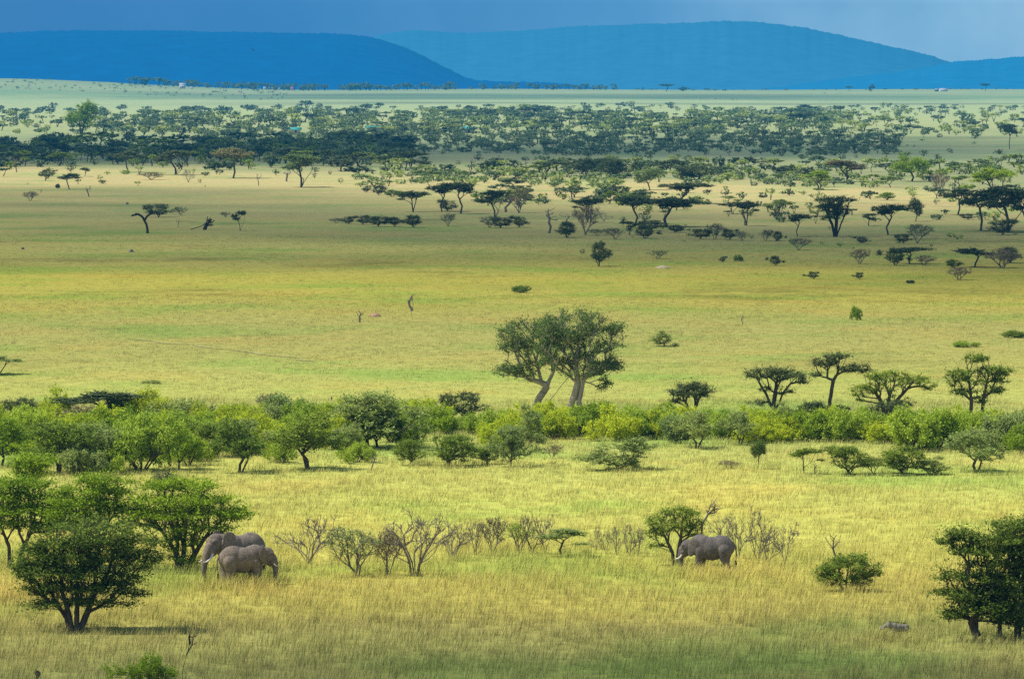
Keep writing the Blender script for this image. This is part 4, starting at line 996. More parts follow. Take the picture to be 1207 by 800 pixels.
# the shrub belt across the plain
BELT = [
    ('round:leaf_sunny', 3, 549, 52, 56), ('dome:leaf_dark', 28, 500, 34, 30), ('shrub:leaf_yellow', 8, 506, 36, 26), ('shrub:leaf_yellow', 66, 499, 38, 36), ('umbrella:leaf_dark', 117, 500, 86, 38, 'dark flat topped acacia above the thickest part of the shrub belt'),
    ('sparse:leaf_brown', 90, 508, 46, 30, 'brownish dry bush under the dark flat topped acacia in the shrub belt'), ('shrub:leaf_olive', 150, 498, 44, 32), ('shrub:leaf_yellow', 173, 500, 44, 37), ('shrub:leaf_olive', 208, 502, 50, 28), ('shrub:leaf_pale', 234, 500, 40, 24),
    ('round:leaf_acacia', 69, 558, 66, 58), ('round:leaf_sunny', 88, 556, 40, 40), ('round:leaf_olive', 113, 556, 56, 54), ('round:leaf_acacia', 137, 555, 38, 34), ('shrub:leaf_bright', 166, 555, 84, 62), ('shrub:leaf_sunny', 150, 540, 70, 48), ('round:leaf_sunny', 210, 553, 36, 46),
    ('dead', 25, 536, 10, 38, 'thin grey dead tree by the outer end of the shrub belt'), ('shrub:leaf_bright', 40, 520, 50, 34), ('shrub:leaf_yellow', 120, 515, 60, 34), ('shrub:leaf_yellow', 195, 520, 40, 30), 
    ('shrub:leaf_olive', 100, 560, 46, 30), ('shrub:leaf_bright', 128, 558, 44, 28), ('shrub:leaf_bright', 222, 548, 40, 34), ('shrub:leaf_yellow', 92, 530, 60, 36), ('shrub:leaf_bright', 240, 520, 50, 30),
    ('shrub:leaf_yellow', 312, 530, 50, 34), ('shrub:leaf_bright', 330, 545, 36, 24), ('shrub:leaf_yellow', 398, 530, 46, 34), ('shrub:leaf_bright', 462, 520, 46, 36), ('shrub:leaf_bright', 420, 545, 40, 22), ('shrub:leaf_yellow', 300, 515, 44, 30), ('shrub:leaf_bright', 360, 505, 46, 30), ('dome:leaf_acacia', 254, 538, 58, 40), ('shrub:leaf_yellow', 266, 530, 40, 32), ('round:leaf_acacia', 282, 557, 54, 60), ('round:leaf_olive', 285, 535, 50, 40), ('shrub:leaf_yellow', 288, 500, 36, 22), ('shrub:leaf_olive', 312, 506, 40, 26), ('shrub:leaf_bright', 268, 498, 34, 20),
    ('shrub:leaf_olive', 338, 502, 54, 34), ('sparse:leaf_brown', 318, 484, 26, 20), ('round:leaf_acacia', 363, 553, 66, 64, 'deep green round tree on one visible trunk in front of the shrub belt'), ('shrub:leaf_yellow', 385, 510, 40, 30), ('shrub:leaf_bright', 350, 520, 44, 30),
    ('dome:leaf_olive', 432, 528, 88, 62, 'large grey-green layered acacia amid the shrub belt'), ('round:leaf_acacia', 446, 528, 54, 46), ('round:leaf_olive', 408, 536, 36, 34), ('dead', 437, 555, 10, 24, 'short grey dead stump before the grey-green layered acacia'),
    ('dome:leaf_acacia', 482, 548, 30, 30), ('shrub:leaf_bright', 481, 528, 34, 34), ('shrub:leaf_yellow', 500, 508, 58, 34, 'brightest yellow shrub of the belt, left of the dark round one'.replace('left of', 'beside')), ('shrub:leaf_bright', 530, 510, 36, 24),
    ('dome:leaf_dark', 548, 495, 38, 32, 'dark round tree above the belt near the brightest yellow shrub'), ('dome:leaf_acacia', 533, 550, 48, 36), ('dome:leaf_olive', 601, 550, 44, 46), ('dome:leaf_acacia', 576, 547, 26, 22), ('shrub:leaf_bright', 560, 512, 36, 24),
    ('shrub:leaf_bright', 582, 514, 44, 30), ('shrub:leaf_yellow', 606, 516, 44, 32), ('shrub:leaf_bright', 633, 516, 46, 28), ('dome:leaf_olive', 626, 522, 24, 44), ('shrub:leaf_yellow', 655, 517, 44, 30), ('shrub:leaf_yellow', 590, 530, 40, 34), ('sparse:leaf_brown', 651, 540, 20, 16, 'small dry twiggy bush before the belt under the pale trunked pair'),
    ('shrub:leaf_bright', 676, 514, 44, 28), ('shrub:leaf_sunny', 700, 512, 46, 36), ('shrub:leaf_yellow', 724, 519, 50, 36), ('shrub:leaf_bright', 746, 517, 44, 30), ('shrub:leaf_yellow', 768, 517, 44, 30), ('dome:leaf_olive', 729, 553, 70, 36, 'wide low acacia by itself in the grass before the belt'),
    ('shrub:leaf_bright', 790, 516, 44, 28), ('shrub:leaf_olive', 800, 522, 34, 30), ('round:leaf_olive', 820, 528, 44, 42), ('shrub:leaf_bright', 848, 517, 52, 30), ('round:leaf_olive', 871, 524, 38, 38), ('shrub:leaf_yellow', 905, 519, 44, 32), ('shrub:leaf_yellow', 928, 520, 44, 26), ('shrub:leaf_bright', 888, 510, 40, 26),
    ('dome:leaf_olive', 926, 499, 26, 24), ('dome:leaf_dark', 960, 498, 44, 24), ('dome:leaf_dark', 990, 496, 28, 18), ('dome:leaf_dark', 1048, 502, 46, 28, 'dark round bush under the broad umbrella acacia'), ('dome:leaf_dark', 1126, 498, 28, 10),
    ('shrub:leaf_sunny', 962, 519, 50, 34), ('shrub:leaf_bright', 990, 520, 60, 36), ('shrub:leaf_bright', 1018, 518, 50, 34), ('shrub:leaf_yellow', 1043, 522, 46, 30), ('shrub:leaf_bright', 1076, 530, 76, 46), ('shrub:leaf_sunny', 1104, 528, 56, 40), ('shrub:leaf_yellow', 1128, 520, 44, 34), ('shrub:leaf_bright', 1152, 524, 50, 36), ('shrub:leaf_olive', 1192, 530, 50, 40), ('shrub:leaf_yellow', 1180, 520, 40, 28), ('shrub:leaf_sunny', 1205, 534, 40, 30),
    ('round:leaf_shade', 893, 552, 16, 32, 'small lollipop shaped dark tree on a thin stem before the belt'), ('umbrella:leaf_acacia', 948, 558, 26, 30, 'little flat topped sapling standing alone before the belt'), ('dome:leaf_acacia', 1001, 559, 54, 34, 'wide dense acacia dome before the belt beside the little sapling'),
    ('dome:leaf_acacia', 1066, 559, 52, 32), ('sparse:leaf_olive', 1030, 558, 24, 20), ('dome:leaf_olive', 1098, 559, 30, 20), ('round:leaf_olive', 1150, 556, 64, 48, 'big grey-green round tree before the belt near the ragged twin stemmed tree'), ('dead', 961, 558, 8, 14), ('umbrella:leaf_olive', -2, 441, 44, 24, 'green acacia branch tips reaching in at the frame edge on the plain'),
    ('sparse:leaf_brown', 700, 545, 14, 8), ('sparse:leaf_brown', 860, 552, 22, 10)]
place_all(BELT, 'in the shrub belt', 'shrubs and small trees of the belt across the plain', 'the elephants\' side')

rb = np.random.default_rng(21)
back = [(('shrub:leaf_yellow', 'shrub:leaf_bright', 'shrub:leaf_bright', 'shrub:leaf_yellow', 'shrub:leaf_sunny')[int(rb.integers(5))], x + 8 * rb.normal(), 506 + 5 * rb.normal() + (8 if x > 540 else 0), 40 + 14 * rb.random(), 22 + 9 * rb.random(), 'low bright green shrub in the continuous back row of the shrub belt') for x in range(4, 1215, 25) if rb.random() < .74]
place_all(back, 'in the shrub belt', 'low shrubs of the back row of the belt')
front = [(('shrub:leaf_yellow', 'shrub:leaf_bright', 'shrub:leaf_sunny')[int(rb.integers(3))], x + 8 * rb.normal(), 540 + 8 * rb.normal(), 34 + 16 * rb.random(), 18 + 10 * rb.random(), 'low bright shrub filling the thick end of the shrub belt beside the frame edge') for x in range(10, 250, 24)]
place_all(front, 'in the shrub belt', 'low shrubs filling the thick end of the belt')

# the open plain behind
PLAIN = [
    ('dome:leaf_olive', 782, 408, 26, 18, 'little round bush alone in the yellow grass past the pale trunked pair'), ('shrub:leaf_acacia', 612, 345, 19, 8, 'low green spreading shrub flat on the yellow plain'), ('shrub:leaf_sunny', 1010, 377, 12, 15, 'upright green shrub like a post on the yellow plain'), ('dead', 876, 382, 5, 11, 'short dead stump on the yellow plain'),
    ('dome:leaf_dark', 706, 314, 24, 28, 'dark bush by itself at the near edge of the shaded plain'), ('sparse:leaf_olive', 776, 305, 20, 10), ('dome:leaf_dark', 852, 309, 8, 7), ('shrub:leaf_acacia', 871, 308, 9, 7), ('dome:leaf_dark', 914, 313, 16, 11), ('dome:leaf_dark', 959, 329, 14, 9), ('dome:leaf_dark', 1013, 329, 11, 8), ('sparse:leaf_brown', 1013, 311, 20, 17), ('dome:leaf_dark', 1055, 313, 26, 20), ('umbrella:leaf_dark', 1072, 311, 34, 19), ('sparse:leaf_brown', 1090, 313, 20, 12), ('shrub:leaf_dark', 1073, 334, 8, 4),
    ('umbrella:leaf_dark', 880, 266, 22, 28), ('dead', 878, 266, 10, 26), ('umbrella:leaf_olive', 918, 260, 26, 24), ('umbrella:leaf_dark', 940, 279, 20, 26), ('sparse:leaf_dark', 941, 295, 20, 14), ('umbrella:leaf_dark', 1024, 266, 16, 14), ('umbrella:leaf_dark', 1047, 277, 32, 35), ('round:leaf_dark', 1079, 261, 16, 26), ('sparse:leaf_dark', 1081, 287, 24, 22), ('dome:leaf_dark', 1065, 287, 14, 11), ('dome:leaf_dark', 1016, 287, 14, 8),
    ('dome:leaf_dark', 826, 282, 20, 12), ('sparse:leaf_dark', 843, 282, 20, 18), ('dome:leaf_dark', 860, 283, 18, 13), ('sparse:leaf_dark', 875, 284, 14, 11), ('sparse:leaf_dark', 903, 284, 15, 13), ('dome:leaf_dark', 917, 284, 14, 11),
    ('umbrella:leaf_dark', 1129, 253, 34, 30), ('umbrella:leaf_dark', 1156, 272, 46, 46), ('umbrella:leaf_dark', 1188, 274, 56, 52), ('dome:leaf_dark', 1182, 277, 26, 18), ('umbrella:leaf_dark', 1210, 272, 30, 44), ('umbrella:leaf_sunny', 1172, 240, 46, 40), ('dome:leaf_dark', 1141, 259, 13, 7),
    ('umbrella:leaf_dark', 1148, 315, 38, 22), ('dome:leaf_acacia', 1123, 316, 17, 10), ('sparse:leaf_brown', 1182, 316, 36, 22), ('dome:leaf_dark', 1190, 310, 28, 18), ('sparse:leaf_brown', 1130, 330, 24, 15),
    ('umbrella:leaf_dark', 806, 240, 46, 24), ('umbrella:leaf_dark', 786, 267, 56, 33), ('umbrella:leaf_dark', 749, 264, 36, 32), ('dead', 647, 275, 18, 30), ('dead', 668, 261, 9, 10), ('bare', 712, 261, 14, 11), ('sparse:leaf_brown', 690, 277, 28, 34), ('umbrella:leaf_dark', 693, 262, 24, 28), ('dome:leaf_dark', 668, 280, 26, 18), ('sparse:leaf_dark', 704, 278, 16, 8), ('sparse:leaf_dark', 725, 282, 22, 13), ('umbrella:leaf_dark', 742, 277, 18, 16), ('dome:leaf_dark', 760, 281, 27, 15), ('dome:leaf_dark', 768, 272, 22, 12), ('dome:leaf_dark', 797, 274, 22, 9),
    ('sparse:leaf_brown', 611, 251, 24, 28), ('dome:leaf_dark', 590, 269, 22, 12), ('sparse:leaf_dark', 577, 268, 22, 13), ('dome:leaf_dark', 612, 268, 18, 13), ('dead', 596, 250, 16, 20),
    ('umbrella:leaf_pale', 355, 221, 40, 38, 'lone pale sunlit umbrella acacia at the edge of the tan grass strip'), ('dead', 338, 214, 12, 15), ('dead', 305, 219, 6, 15),
    ('umbrella:leaf_dark', 521, 250, 26, 32), ('umbrella:leaf_dark', 543, 252, 32, 36), ('dome:leaf_dark', 527, 249, 22, 13), ('umbrella:leaf_dark', 583, 257, 32, 32), ('umbrella:leaf_dark', 487, 250, 26, 24), ('round:leaf_dark', 432, 227, 9, 8), ('dome:leaf_dark', 447, 230, 17, 11), ('dome:leaf_acacia', 462, 232, 16, 8), ('dome:leaf_acacia', 476, 234, 14, 8),
    ('sparse:leaf_dark', 396, 263, 16, 6), ('dome:leaf_dark', 411, 264, 15, 9), ('dome:leaf_dark', 428, 265, 18, 11), ('dome:leaf_dark', 446, 267, 22, 12), ('dome:leaf_dark', 465, 267, 17, 11), ('dome:leaf_dark', 487, 268, 25, 14), ('sparse:leaf_dark', 528, 267, 15, 15),
    ('dead', 20, 203, 8, 18), ('dome:leaf_dark', 58, 208, 20, 8), ('umbrella:leaf_dark', 82, 223, 22, 18), ('shrub:leaf_dark', 68, 222, 5, 5), ('sparse:leaf_dark', 36, 237, 16, 11), ('dead', 48, 227, 5, 5), ('dead', 105, 232, 7, 13), ('umbrella:leaf_dark', 100, 208, 11, 10),
    ('sparse:leaf_brown', 178, 212, 28, 9), ('bare', 222, 215, 12, 15), ('dome:leaf_dark', 187, 256, 24, 15), ('sparse:leaf_dark', 213, 254, 15, 10), ('umbrella:leaf_dark', 283, 272, 14, 23), ('sparse:leaf_dark', 266, 256, 11, 6), ('dead', 210, 268, 5, 10), ('shrub:leaf_olive', 180, 452, 20, 4), ('dead', 242, 221, 3, 4), ('shrub:leaf_bright', 1138, 409, 30, 7), ('shrub:leaf_acacia', 1195, 398, 22, 8),
    ('umbrella:leaf_dark', 207, 206, 38, 28), ('umbrella:leaf_dark', 152, 203, 28, 24), ('umbrella:leaf_tan', 275, 210, 38, 34, 'tan withered umbrella acacia on the tan grass strip'), ('umbrella:leaf_dark', 645, 208, 38, 17), ('dead', 621, 204, 6, 18), ('dome:leaf_dark', 690, 207, 30, 20), ('dome:leaf_dark', 724, 210, 40, 21), ('umbrella:leaf_dark', 708, 205, 22, 18), ('round:leaf_pale', 766, 224, 26, 26), ('dome:leaf_dark', 822, 212, 46, 16), ('umbrella:leaf_dark', 484, 199, 28, 20), ('dead', 556, 200, 9, 15), ('dead', 588, 196, 8, 14),
    ('umbrella:leaf_brown', 998, 214, 38, 24), ('umbrella:leaf_sunny', 965, 224, 30, 22), ('round:leaf_sunny', 1075, 214, 36, 28), ('umbrella:leaf_dark', 1190, 176, 16, 28), ('sparse:leaf_brown', 1108, 232, 18, 28), ('dome:leaf_sunny', 1046, 236, 18, 9), ('umbrella:leaf_olive', 860, 240, 16, 9)]
place_all(PLAIN, 'on the plain', 'scattered trees and bushes of the open plain', 'the elephants\' side')
#PART4
# ------------------------------------------------------------------ the far wooded plain
FARK = ['umbrella_far', 'dome_far', 'round_far', 'shrub_far']
#        rows       columns      n   height px   w/h        kinds weights        materials                        label, individuals first?
ZONES_F = [
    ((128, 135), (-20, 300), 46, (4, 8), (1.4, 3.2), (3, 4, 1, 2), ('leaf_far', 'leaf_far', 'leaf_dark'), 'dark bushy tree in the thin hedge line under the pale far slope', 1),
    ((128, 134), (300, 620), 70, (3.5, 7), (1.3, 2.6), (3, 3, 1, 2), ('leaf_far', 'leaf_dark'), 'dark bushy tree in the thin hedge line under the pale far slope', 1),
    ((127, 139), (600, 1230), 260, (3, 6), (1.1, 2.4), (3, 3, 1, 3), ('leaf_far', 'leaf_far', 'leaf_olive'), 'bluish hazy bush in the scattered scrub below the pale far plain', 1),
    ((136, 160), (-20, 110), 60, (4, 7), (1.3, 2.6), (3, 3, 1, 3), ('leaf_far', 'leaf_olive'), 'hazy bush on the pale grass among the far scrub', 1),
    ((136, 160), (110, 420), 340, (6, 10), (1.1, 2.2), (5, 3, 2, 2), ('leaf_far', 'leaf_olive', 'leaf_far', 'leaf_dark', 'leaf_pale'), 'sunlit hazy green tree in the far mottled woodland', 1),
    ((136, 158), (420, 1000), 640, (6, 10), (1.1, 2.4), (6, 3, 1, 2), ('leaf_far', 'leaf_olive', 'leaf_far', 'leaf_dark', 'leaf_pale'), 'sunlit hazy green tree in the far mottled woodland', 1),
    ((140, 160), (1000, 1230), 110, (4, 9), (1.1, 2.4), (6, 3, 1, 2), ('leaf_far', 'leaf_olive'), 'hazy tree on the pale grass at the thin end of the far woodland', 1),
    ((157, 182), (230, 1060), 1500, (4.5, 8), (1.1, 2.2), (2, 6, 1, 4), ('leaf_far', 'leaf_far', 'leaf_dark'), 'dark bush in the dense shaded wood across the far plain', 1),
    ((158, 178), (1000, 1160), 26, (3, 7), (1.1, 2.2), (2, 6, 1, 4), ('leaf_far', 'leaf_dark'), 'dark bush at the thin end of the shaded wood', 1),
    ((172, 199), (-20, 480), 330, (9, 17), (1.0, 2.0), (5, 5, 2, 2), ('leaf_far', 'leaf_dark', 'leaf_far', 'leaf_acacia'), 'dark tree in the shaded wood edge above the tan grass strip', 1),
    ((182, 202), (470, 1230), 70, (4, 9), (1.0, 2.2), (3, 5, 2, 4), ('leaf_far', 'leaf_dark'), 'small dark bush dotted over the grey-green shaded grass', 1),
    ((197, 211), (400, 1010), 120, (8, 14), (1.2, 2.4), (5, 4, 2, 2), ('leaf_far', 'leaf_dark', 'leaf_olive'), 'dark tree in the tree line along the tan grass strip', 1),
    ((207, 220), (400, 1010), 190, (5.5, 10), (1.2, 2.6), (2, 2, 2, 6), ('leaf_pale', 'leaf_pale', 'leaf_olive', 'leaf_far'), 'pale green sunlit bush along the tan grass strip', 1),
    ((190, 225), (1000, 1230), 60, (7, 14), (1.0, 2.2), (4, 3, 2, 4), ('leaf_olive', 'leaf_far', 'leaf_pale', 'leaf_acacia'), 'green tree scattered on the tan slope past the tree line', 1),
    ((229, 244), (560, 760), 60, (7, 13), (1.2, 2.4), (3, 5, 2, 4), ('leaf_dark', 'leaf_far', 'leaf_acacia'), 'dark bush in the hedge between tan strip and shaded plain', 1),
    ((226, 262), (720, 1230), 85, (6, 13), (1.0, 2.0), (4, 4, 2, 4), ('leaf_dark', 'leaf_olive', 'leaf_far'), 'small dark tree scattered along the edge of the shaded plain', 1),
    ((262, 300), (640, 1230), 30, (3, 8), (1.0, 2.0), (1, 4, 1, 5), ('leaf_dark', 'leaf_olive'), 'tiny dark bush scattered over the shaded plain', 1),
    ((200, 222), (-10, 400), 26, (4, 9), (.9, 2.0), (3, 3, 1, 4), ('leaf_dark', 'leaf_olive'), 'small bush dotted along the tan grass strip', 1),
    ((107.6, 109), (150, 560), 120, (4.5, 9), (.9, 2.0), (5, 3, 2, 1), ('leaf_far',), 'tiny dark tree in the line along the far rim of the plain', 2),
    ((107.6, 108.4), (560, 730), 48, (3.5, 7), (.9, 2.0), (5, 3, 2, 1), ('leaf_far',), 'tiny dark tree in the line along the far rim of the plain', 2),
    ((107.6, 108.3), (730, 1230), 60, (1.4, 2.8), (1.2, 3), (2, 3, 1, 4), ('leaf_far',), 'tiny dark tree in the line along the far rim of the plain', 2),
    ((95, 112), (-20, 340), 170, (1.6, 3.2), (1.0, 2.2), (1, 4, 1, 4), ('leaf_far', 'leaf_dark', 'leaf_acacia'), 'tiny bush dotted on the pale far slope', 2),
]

def rim_row(px):
    """photo row of the far rim of the plain"""
    y = np.linspace(7500, 10500, 120); x = (px - W0 / 2) / FPX * y
    return float((YH - (height(x, y) - CAMH) / y * FPX).min())

def far_woods():
    r = np.random.default_rng(77)
    every = []
    for rows, cols, n, hs, wh, kw, mats, label, where in ZONES_F:
        kw = np.array(kw, float) / sum(kw)
        for _ in range(n):
            px = cols[0] + (cols[1] - cols[0]) * r.random()
            t = r.random()
            if where == 2:
                rim = rim_row(px)
                row = rim + .35 + (rows[1] - rows[0]) * t * (.8 if rows[0] > 100 else .75)
            else:
                row = rows[0] + (rows[1] - rows[0]) * t + 2.0 * math.sin(px * .021 + rows[0])
            h = hs[0] + (hs[1] - hs[0]) * r.random() ** 1.4
            w = h * (wh[0] + (wh[1] - wh[0]) * r.random())
            kind = FARK[int(r.choice(4, p=kw))] + ':' + mats[int(r.integers(len(mats)))]
            if kind.startswith('umbrella'): h, w = h * 1.15, w * 1.1
            if kind.startswith('shrub'): h = h * .7
            every.append((h * w, px, row, w, h, kind, label))
    every.sort(key=lambda q: -q[0])
    rest = {}
    for i, (_, px, row, w, h, kind, label) in enumerate(every):
        p = at(px, row); s = pxm(p)
        if i < 285:
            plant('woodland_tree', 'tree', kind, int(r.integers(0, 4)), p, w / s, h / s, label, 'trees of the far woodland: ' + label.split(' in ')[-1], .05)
        else:
            rest.setdefault(kind.partition(':')[2], []).append((p, w / s, h / s, kind.startswith('umbrella')))
    V, F, mi, n = [], [], [], 0
    names = sorted(rest)
    for k, mat in enumerate(names):
        for p, w, h, um in rest[mat]:
            m = 90 if h * pxm(p) > 4 else 44
            d = unit(r.normal(size=(m, 3))) * (.45 + .55 * r.random((m, 1)))
            c, rz = (.80, .20) if um else (.55, .46)
            pos = np.stack([d[:, 0] * w * .5, d[:, 1] * w * .5, (c + d[:, 2] * rz) * h], 1)
            pos += np.sin(pos * 6.283 / w * 1.7 + r.random(3) * 6) * w * .05
            LV, LF = leaves(pos, unit(r.normal(size=(m, 3)) * np.array([1, 1, .4])), unit(r.normal(size=(m, 3)) * .6 + np.array([0, 0, .8])), w * (.13 + .13 * r.random(m)), w * (.08 + .08 * r.random(m)))
            V.append(LV + p); F.append(LF + n); mi.append(np.full(len(LF), k)); n += len(LV)
            a = r.random(2) * 6.28
            p0 = np.array([(0, 0, -.1), (0, 0, -.1)]); p1 = np.stack([np.cos(a) * w * .2, np.sin(a) * w * .2, np.full(2, c * h)], 1)
            TV, TF = tubes(p0, p1, np.full(2, .035 * w), np.full(2, .015 * w), 3)
            V.append(TV + p); F.append(TF + n); mi.append(np.full(len(TF), len(names))); n += len(TV)
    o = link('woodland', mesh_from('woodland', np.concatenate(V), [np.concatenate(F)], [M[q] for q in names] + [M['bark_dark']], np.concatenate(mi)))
    o['kind'] = 'stuff'; o['label'] = 'hazy far woodland of countless small acacias and bushes'
    print('far trees', len(every))
far_woods()

# single far trees one can tell apart
for kind, px, row, w, h, label in [
    ('round:leaf_sunny', 97, 161, 28, 38, 'tall bright green tree standing out of the hazy scrub under the far slope'),
    ('umbrella:leaf_far', 785, 108.0, 15, 8.5, 'tiny umbrella tree alone on the far rim against the pale blue hill'),
    ('dome:leaf_far', 805, 108.0, 10, 5, 'tiny round dark tree beside the tiny umbrella tree on the far rim'),
    ('umbrella:leaf_far', 1001, 108.0, 8, 6, 'tiny pale umbrella tree on the far rim, before the lower blue hill'),
    ('round:leaf_far', 1027, 108.0, 6, 8, 'tiny upright dark tree on the far rim, before the lower blue hill'),
    ('umbrella:leaf_far', 1161, 108.0, 10, 9, 'tiny dark umbrella tree on the far rim past the white building'),
    ('umbrella:leaf_far', 1190, 160, 18, 13, 'small umbrella tree standing over the shaded wood end'),
    ('umbrella:leaf_dark', 944, 150, 22, 16, 'largest dark umbrella tree of the far mottled woodland'),
]:
    p = at(px, max(row, rim_row(px) + .5) if row < 110 else row); s = pxm(p)
    plant('acacia_tree' if not kind.startswith('round') else 'leafy_tree', 'tree', kind, 1, p, w / s, h / s, label)

# ------------------------------------------------------------------ far buildings, tents, cattle
M['plaster'] = rough_material('plaster', (.72, .70, .66), (.82, .80, .76), 1.5, .01, .9)
M['plaster_pink'] = rough_material('plaster_pink', (.62, .30, .30), (.72, .38, .36), 1.5, .01, .9)
M['roof_tin'] = rough_material('roof_tin', (.42, .44, .46), (.58, .60, .62), 2, .01, .5)
M['roof_red'] = rough_material('roof_red', (.42, .12, .10), (.55, .18, .15), 2, .01, .7)
M['canvas_teal'] = rough_material('canvas_teal', (.03, .30, .28), (.06, .42, .38), 1.5, .01, .8)
M['canvas_tan'] = rough_material('canvas_tan', (.55, .48, .36), (.66, .58, .45), 1.5, .01, .9)
M['dark_opening'] = rough_material('dark_opening', (.02, .02, .022), (.04, .04, .045), 2, .005, .5)
M['termite_earth'] = rough_material('termite_earth', (.30, .17, .10), (.46, .28, .17), 1.2, .08, .95)
M['tan_earth'] = rough_material('tan_earth', (.46, .36, .20), (.62, .50, .30), 1.2, .06, .95)
M['cow_pale'] = rough_material('cow_pale', (.55, .48, .40), (.80, .76, .70), .8, .01, .8)
M['cow_brown'] = rough_material('cow_brown', (.16, .085, .05), (.26, .15, .09), .8, .01, .8)

def bx(c, s):
    c, s = np.array(c, float), np.array(s, float) / 2
    V = np.array([(a, b, d) for d in (-1, 1) for b in (-1, 1) for a in (-1, 1)], float) * s + c
    return V, np.array([(0, 2, 3, 1), (4, 5, 7, 6), (0, 1, 5, 4), (1, 3, 7, 5), (3, 2, 6, 7), (2, 0, 4, 6)])

def join(parts):
    V, F, n = [], [], 0
    for v, f in parts: V.append(v); F.append(f + n); n += len(v)
    return np.concatenate(V), [np.concatenate(F)]

def gable(w, d, z, rise, over):
    a, b = w / 2 + over, d / 2 + over; t = .15
    V = np.array([(-a, -b, z), (a, -b, z), (a, 0, z + rise), (-a, 0, z + rise), (a, b, z), (-a, b, z)], float)
    V = np.concatenate([V, V + np.array([0, 0, t])])
    F = np.array([(0, 1, 2, 3), (3, 2, 4, 5), (6, 9, 8, 7), (9, 11, 10, 8), (0, 6, 7, 1), (5, 4, 10, 11), (0, 3, 9, 6), (3, 5, 11, 9), (1, 7, 8, 2), (2, 8, 10, 4)])
    return V, F

def house(px, row, w, h, wall, roof, label, group=None):
    p = at(px, max(row, rim_row(px) + .4)); s = pxm(p); W, H = w / s, h / s; D = W * .7
    o = root('house', p, label, 'house', group, R(8))
    hw = H * .62
    v, f = bx((0, 0, hw / 2 - .2), (W, D, hw + .4))
    g = np.array([(-W / 2, -D / 2, hw), (-W / 2, D / 2, hw), (-W / 2, 0, H - .1), (W / 2, -D / 2, hw), (W / 2, D / 2, hw), (W / 2, 0, H - .1)])
    me = mesh_from('wall', np.concatenate([v, g]), [f, np.array([(8, 9, 10), (11, 13, 12)])], [M[wall]])
    link('wall', me, o)
    v, f = gable(W, D, hw + .02, H - hw, .4); link('roof', mesh_from('roof', v, [f], [M[roof]]), o)
    v, f = bx((0, -D / 2 - .03, hw * .36), (W * .12, .1, hw * .72)); link('door', mesh_from('door', v, [f], [M['dark_opening']]), o)
    for s_ in (-1, 1):
        v, f = bx((s_ * W * .28, -D / 2 - .03, hw * .55), (W * .13, .1, hw * .32)); link('window', mesh_from('window', v, [f], [M['dark_opening']]), o)

house(215, 104.6, 7, 6.5, 'plaster', 'roof_tin', 'largest white house under the dark blue hill on the far rim')
for i, (px, w, h) in enumerate([(226, 3, 2.6), (298, 3, 3), (302, 2.6, 3), (312, 3.2, 3), (317, 3, 2.6), (322, 3.6, 3), (329, 3, 2.4)]):
    house(px, 104.9, w, h, 'plaster', 'roof_tin', 'tiny white village house at the foot of the far tree line', 'white houses of the far village')
for px, w in ((340, 3.4), (344.5, 4)):
    house(px, 105, w, 3.4, 'plaster_pink', 'roof_red', 'tiny pink red roofed house at the end of the far village', 'pink houses of the far village')
house(1112, 107.9, 9, 3.6, 'plaster', 'roof_tin', 'long white building on the far rim before the lower blue hill')
house(1104, 107.9, 4, 3, 'dark_opening', 'roof_tin', 'small dark shed beside the long white building on the far rim')
house(620, 134.5, 10, 4.5, 'plaster_pink', 'roof_red', 'faded red roofed house half hidden in the far scrub')

def tent(px, row, w, h, label):
    p = at(px, row); s = pxm(p); W, H = w / s, h / s; D = W * .55
    o = root('safari_tent', p, label, 'tent', 'teal roofed tents in the far woodland', R(-6))
    v, f = gable(W, D, H * .62, H * .38, .5); link('roof', mesh_from('roof', v, [f], [M['canvas_teal']]), o)
    v, f = bx((0, 0, H * .28), (W * .86, D * .8, H * .6)); link('wall', mesh_from('wall', v, [f], [M['canvas_tan']]), o)
    for sx in (-1, 1):
        for sy in (-1, 1):
            v, f = bx((sx * W * .48, sy * D * .48, H * .31), (.16, .16, H * .66)); link('post', mesh_from('post', v, [f], [M['plaster']]), o)
    v, f = bx((0, -D * .4 - .03, H * .25), (W * .2, .06, H * .5)); link('door', mesh_from('door', v, [f], [M['dark_opening']]), o)
tent(349, 157, 11, 6.5, 'small teal roofed tent, first of the three in the far woodland')
tent(442, 155.5, 18, 6.5, 'widest teal roofed tent amid the dense far woodland')
tent(553, 157, 13, 7.5, 'teal roofed tent with pale posts, last of the three in the far woodland')

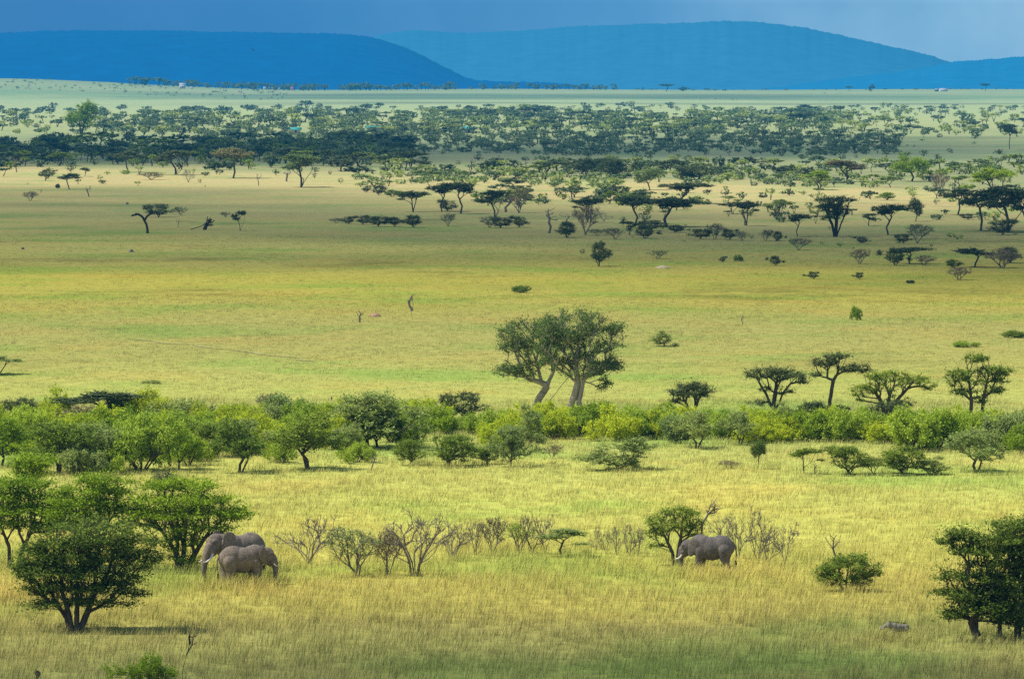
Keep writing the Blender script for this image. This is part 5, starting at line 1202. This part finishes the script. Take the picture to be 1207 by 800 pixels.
def cow_mesh():
    b = Blob()
    b.ell((0, 0, 1.05), (.85, .34, .42)); b.ell((-.55, 0, 1.12), (.42, .32, .42)); b.ell((-.45, 0, 1.5), (.22, .16, .16))
    b.chain([(-.8, 0, 1.25, .24), (-1.15, 0, 1.35, .17), (-1.5, 0, 1.18, .12)])
    for x in (-.6, .65):
        for s in (-1, 1): b.chain([(x, s * .2, .9, .15), (x, s * .2, .45, .09), (x, s * .2, .08, .085)])
    for s in (-1, 1): b.chain([(-1.15, s * .1, 1.48, .05), (-1.2, s * .38, 1.62, .045), (-1.2, s * .42, 1.8, .035)])
    return b
cb = cow_mesh().skin('body', .05, 2, M['cow_pale']); cb2 = cb.copy(); cb2.materials.clear(); cb2.materials.append(M['cow_brown'])
rc = np.random.default_rng(9)
for i in range(24):
    px = 818 + 58 * rc.random() if i < 16 else 970 + 26 * rc.random()
    row = 116.6 + 1.6 * rc.random() if i < 16 else 110.2 + .8 * rc.random()
    pale = i % 4 != 3
    o = link('cow', cb if pale else cb2); o.location = tuple(at(px, row)); o.rotation_euler = (0, 0, rc.random() * 6.28)
    tag(o, 'tiny pale grazing cow in the herd on the far pale plain' if pale else 'tiny brown grazing cow in the herd on the far pale plain', 'cow', 'pale cattle on the far plain' if pale else 'brown cattle on the far plain')

def mound(px, row, w, h, mat, label, seed):
    p = at(px, row); s = pxm(p); r = np.random.default_rng(seed)
    V = SV.copy(); V = V * (1 + .12 * np.sin(V[:, [1, 2, 0]] * 5 + seed) + .05 * r.normal(size=V.shape))
    V = V * np.array([w / 2, w / 2 * .8, h]) / s
    o = link('termite_mound', mesh_from('termite_mound', V, [SF], [M[mat]], smooth=True)); o.location = tuple(p)
    tag(o, label, 'mound')
mound(442, 373, 14, 4, 'termite_earth', 'low reddish termite mound beside the small dead sapling on the plain', 1)
mound(781, 316, 16, 3, 'tan_earth', 'low tan termite mound at the near edge of the shaded plain', 2)

def rock(px, row, w, h, label, seed):
    p = at(px, row); s = pxm(p); r = np.random.default_rng(seed)
    V = SV * (1 + .25 * np.sin(SV[:, [2, 0, 1]] * 3.1 + seed) + .06 * r.normal(size=SV.shape)) * np.array([w / 2, w / 2, h]) / s
    o = link('rock', mesh_from('rock', V, [SF], [M['bark_dead']])); o.location = tuple(p); tag(o, label, 'rock')
rock(155, 297, 7, 3, 'small dark rock in the yellow grass below the arching dead tree', 3)
rock(27, 294, 5, 3, 'small dark rock near the frame edge below the shaded tan strip', 4)
rock(150, 241, 4, 3, 'tiny dark rock on the shaded grass above the arching dead tree', 5)
#END
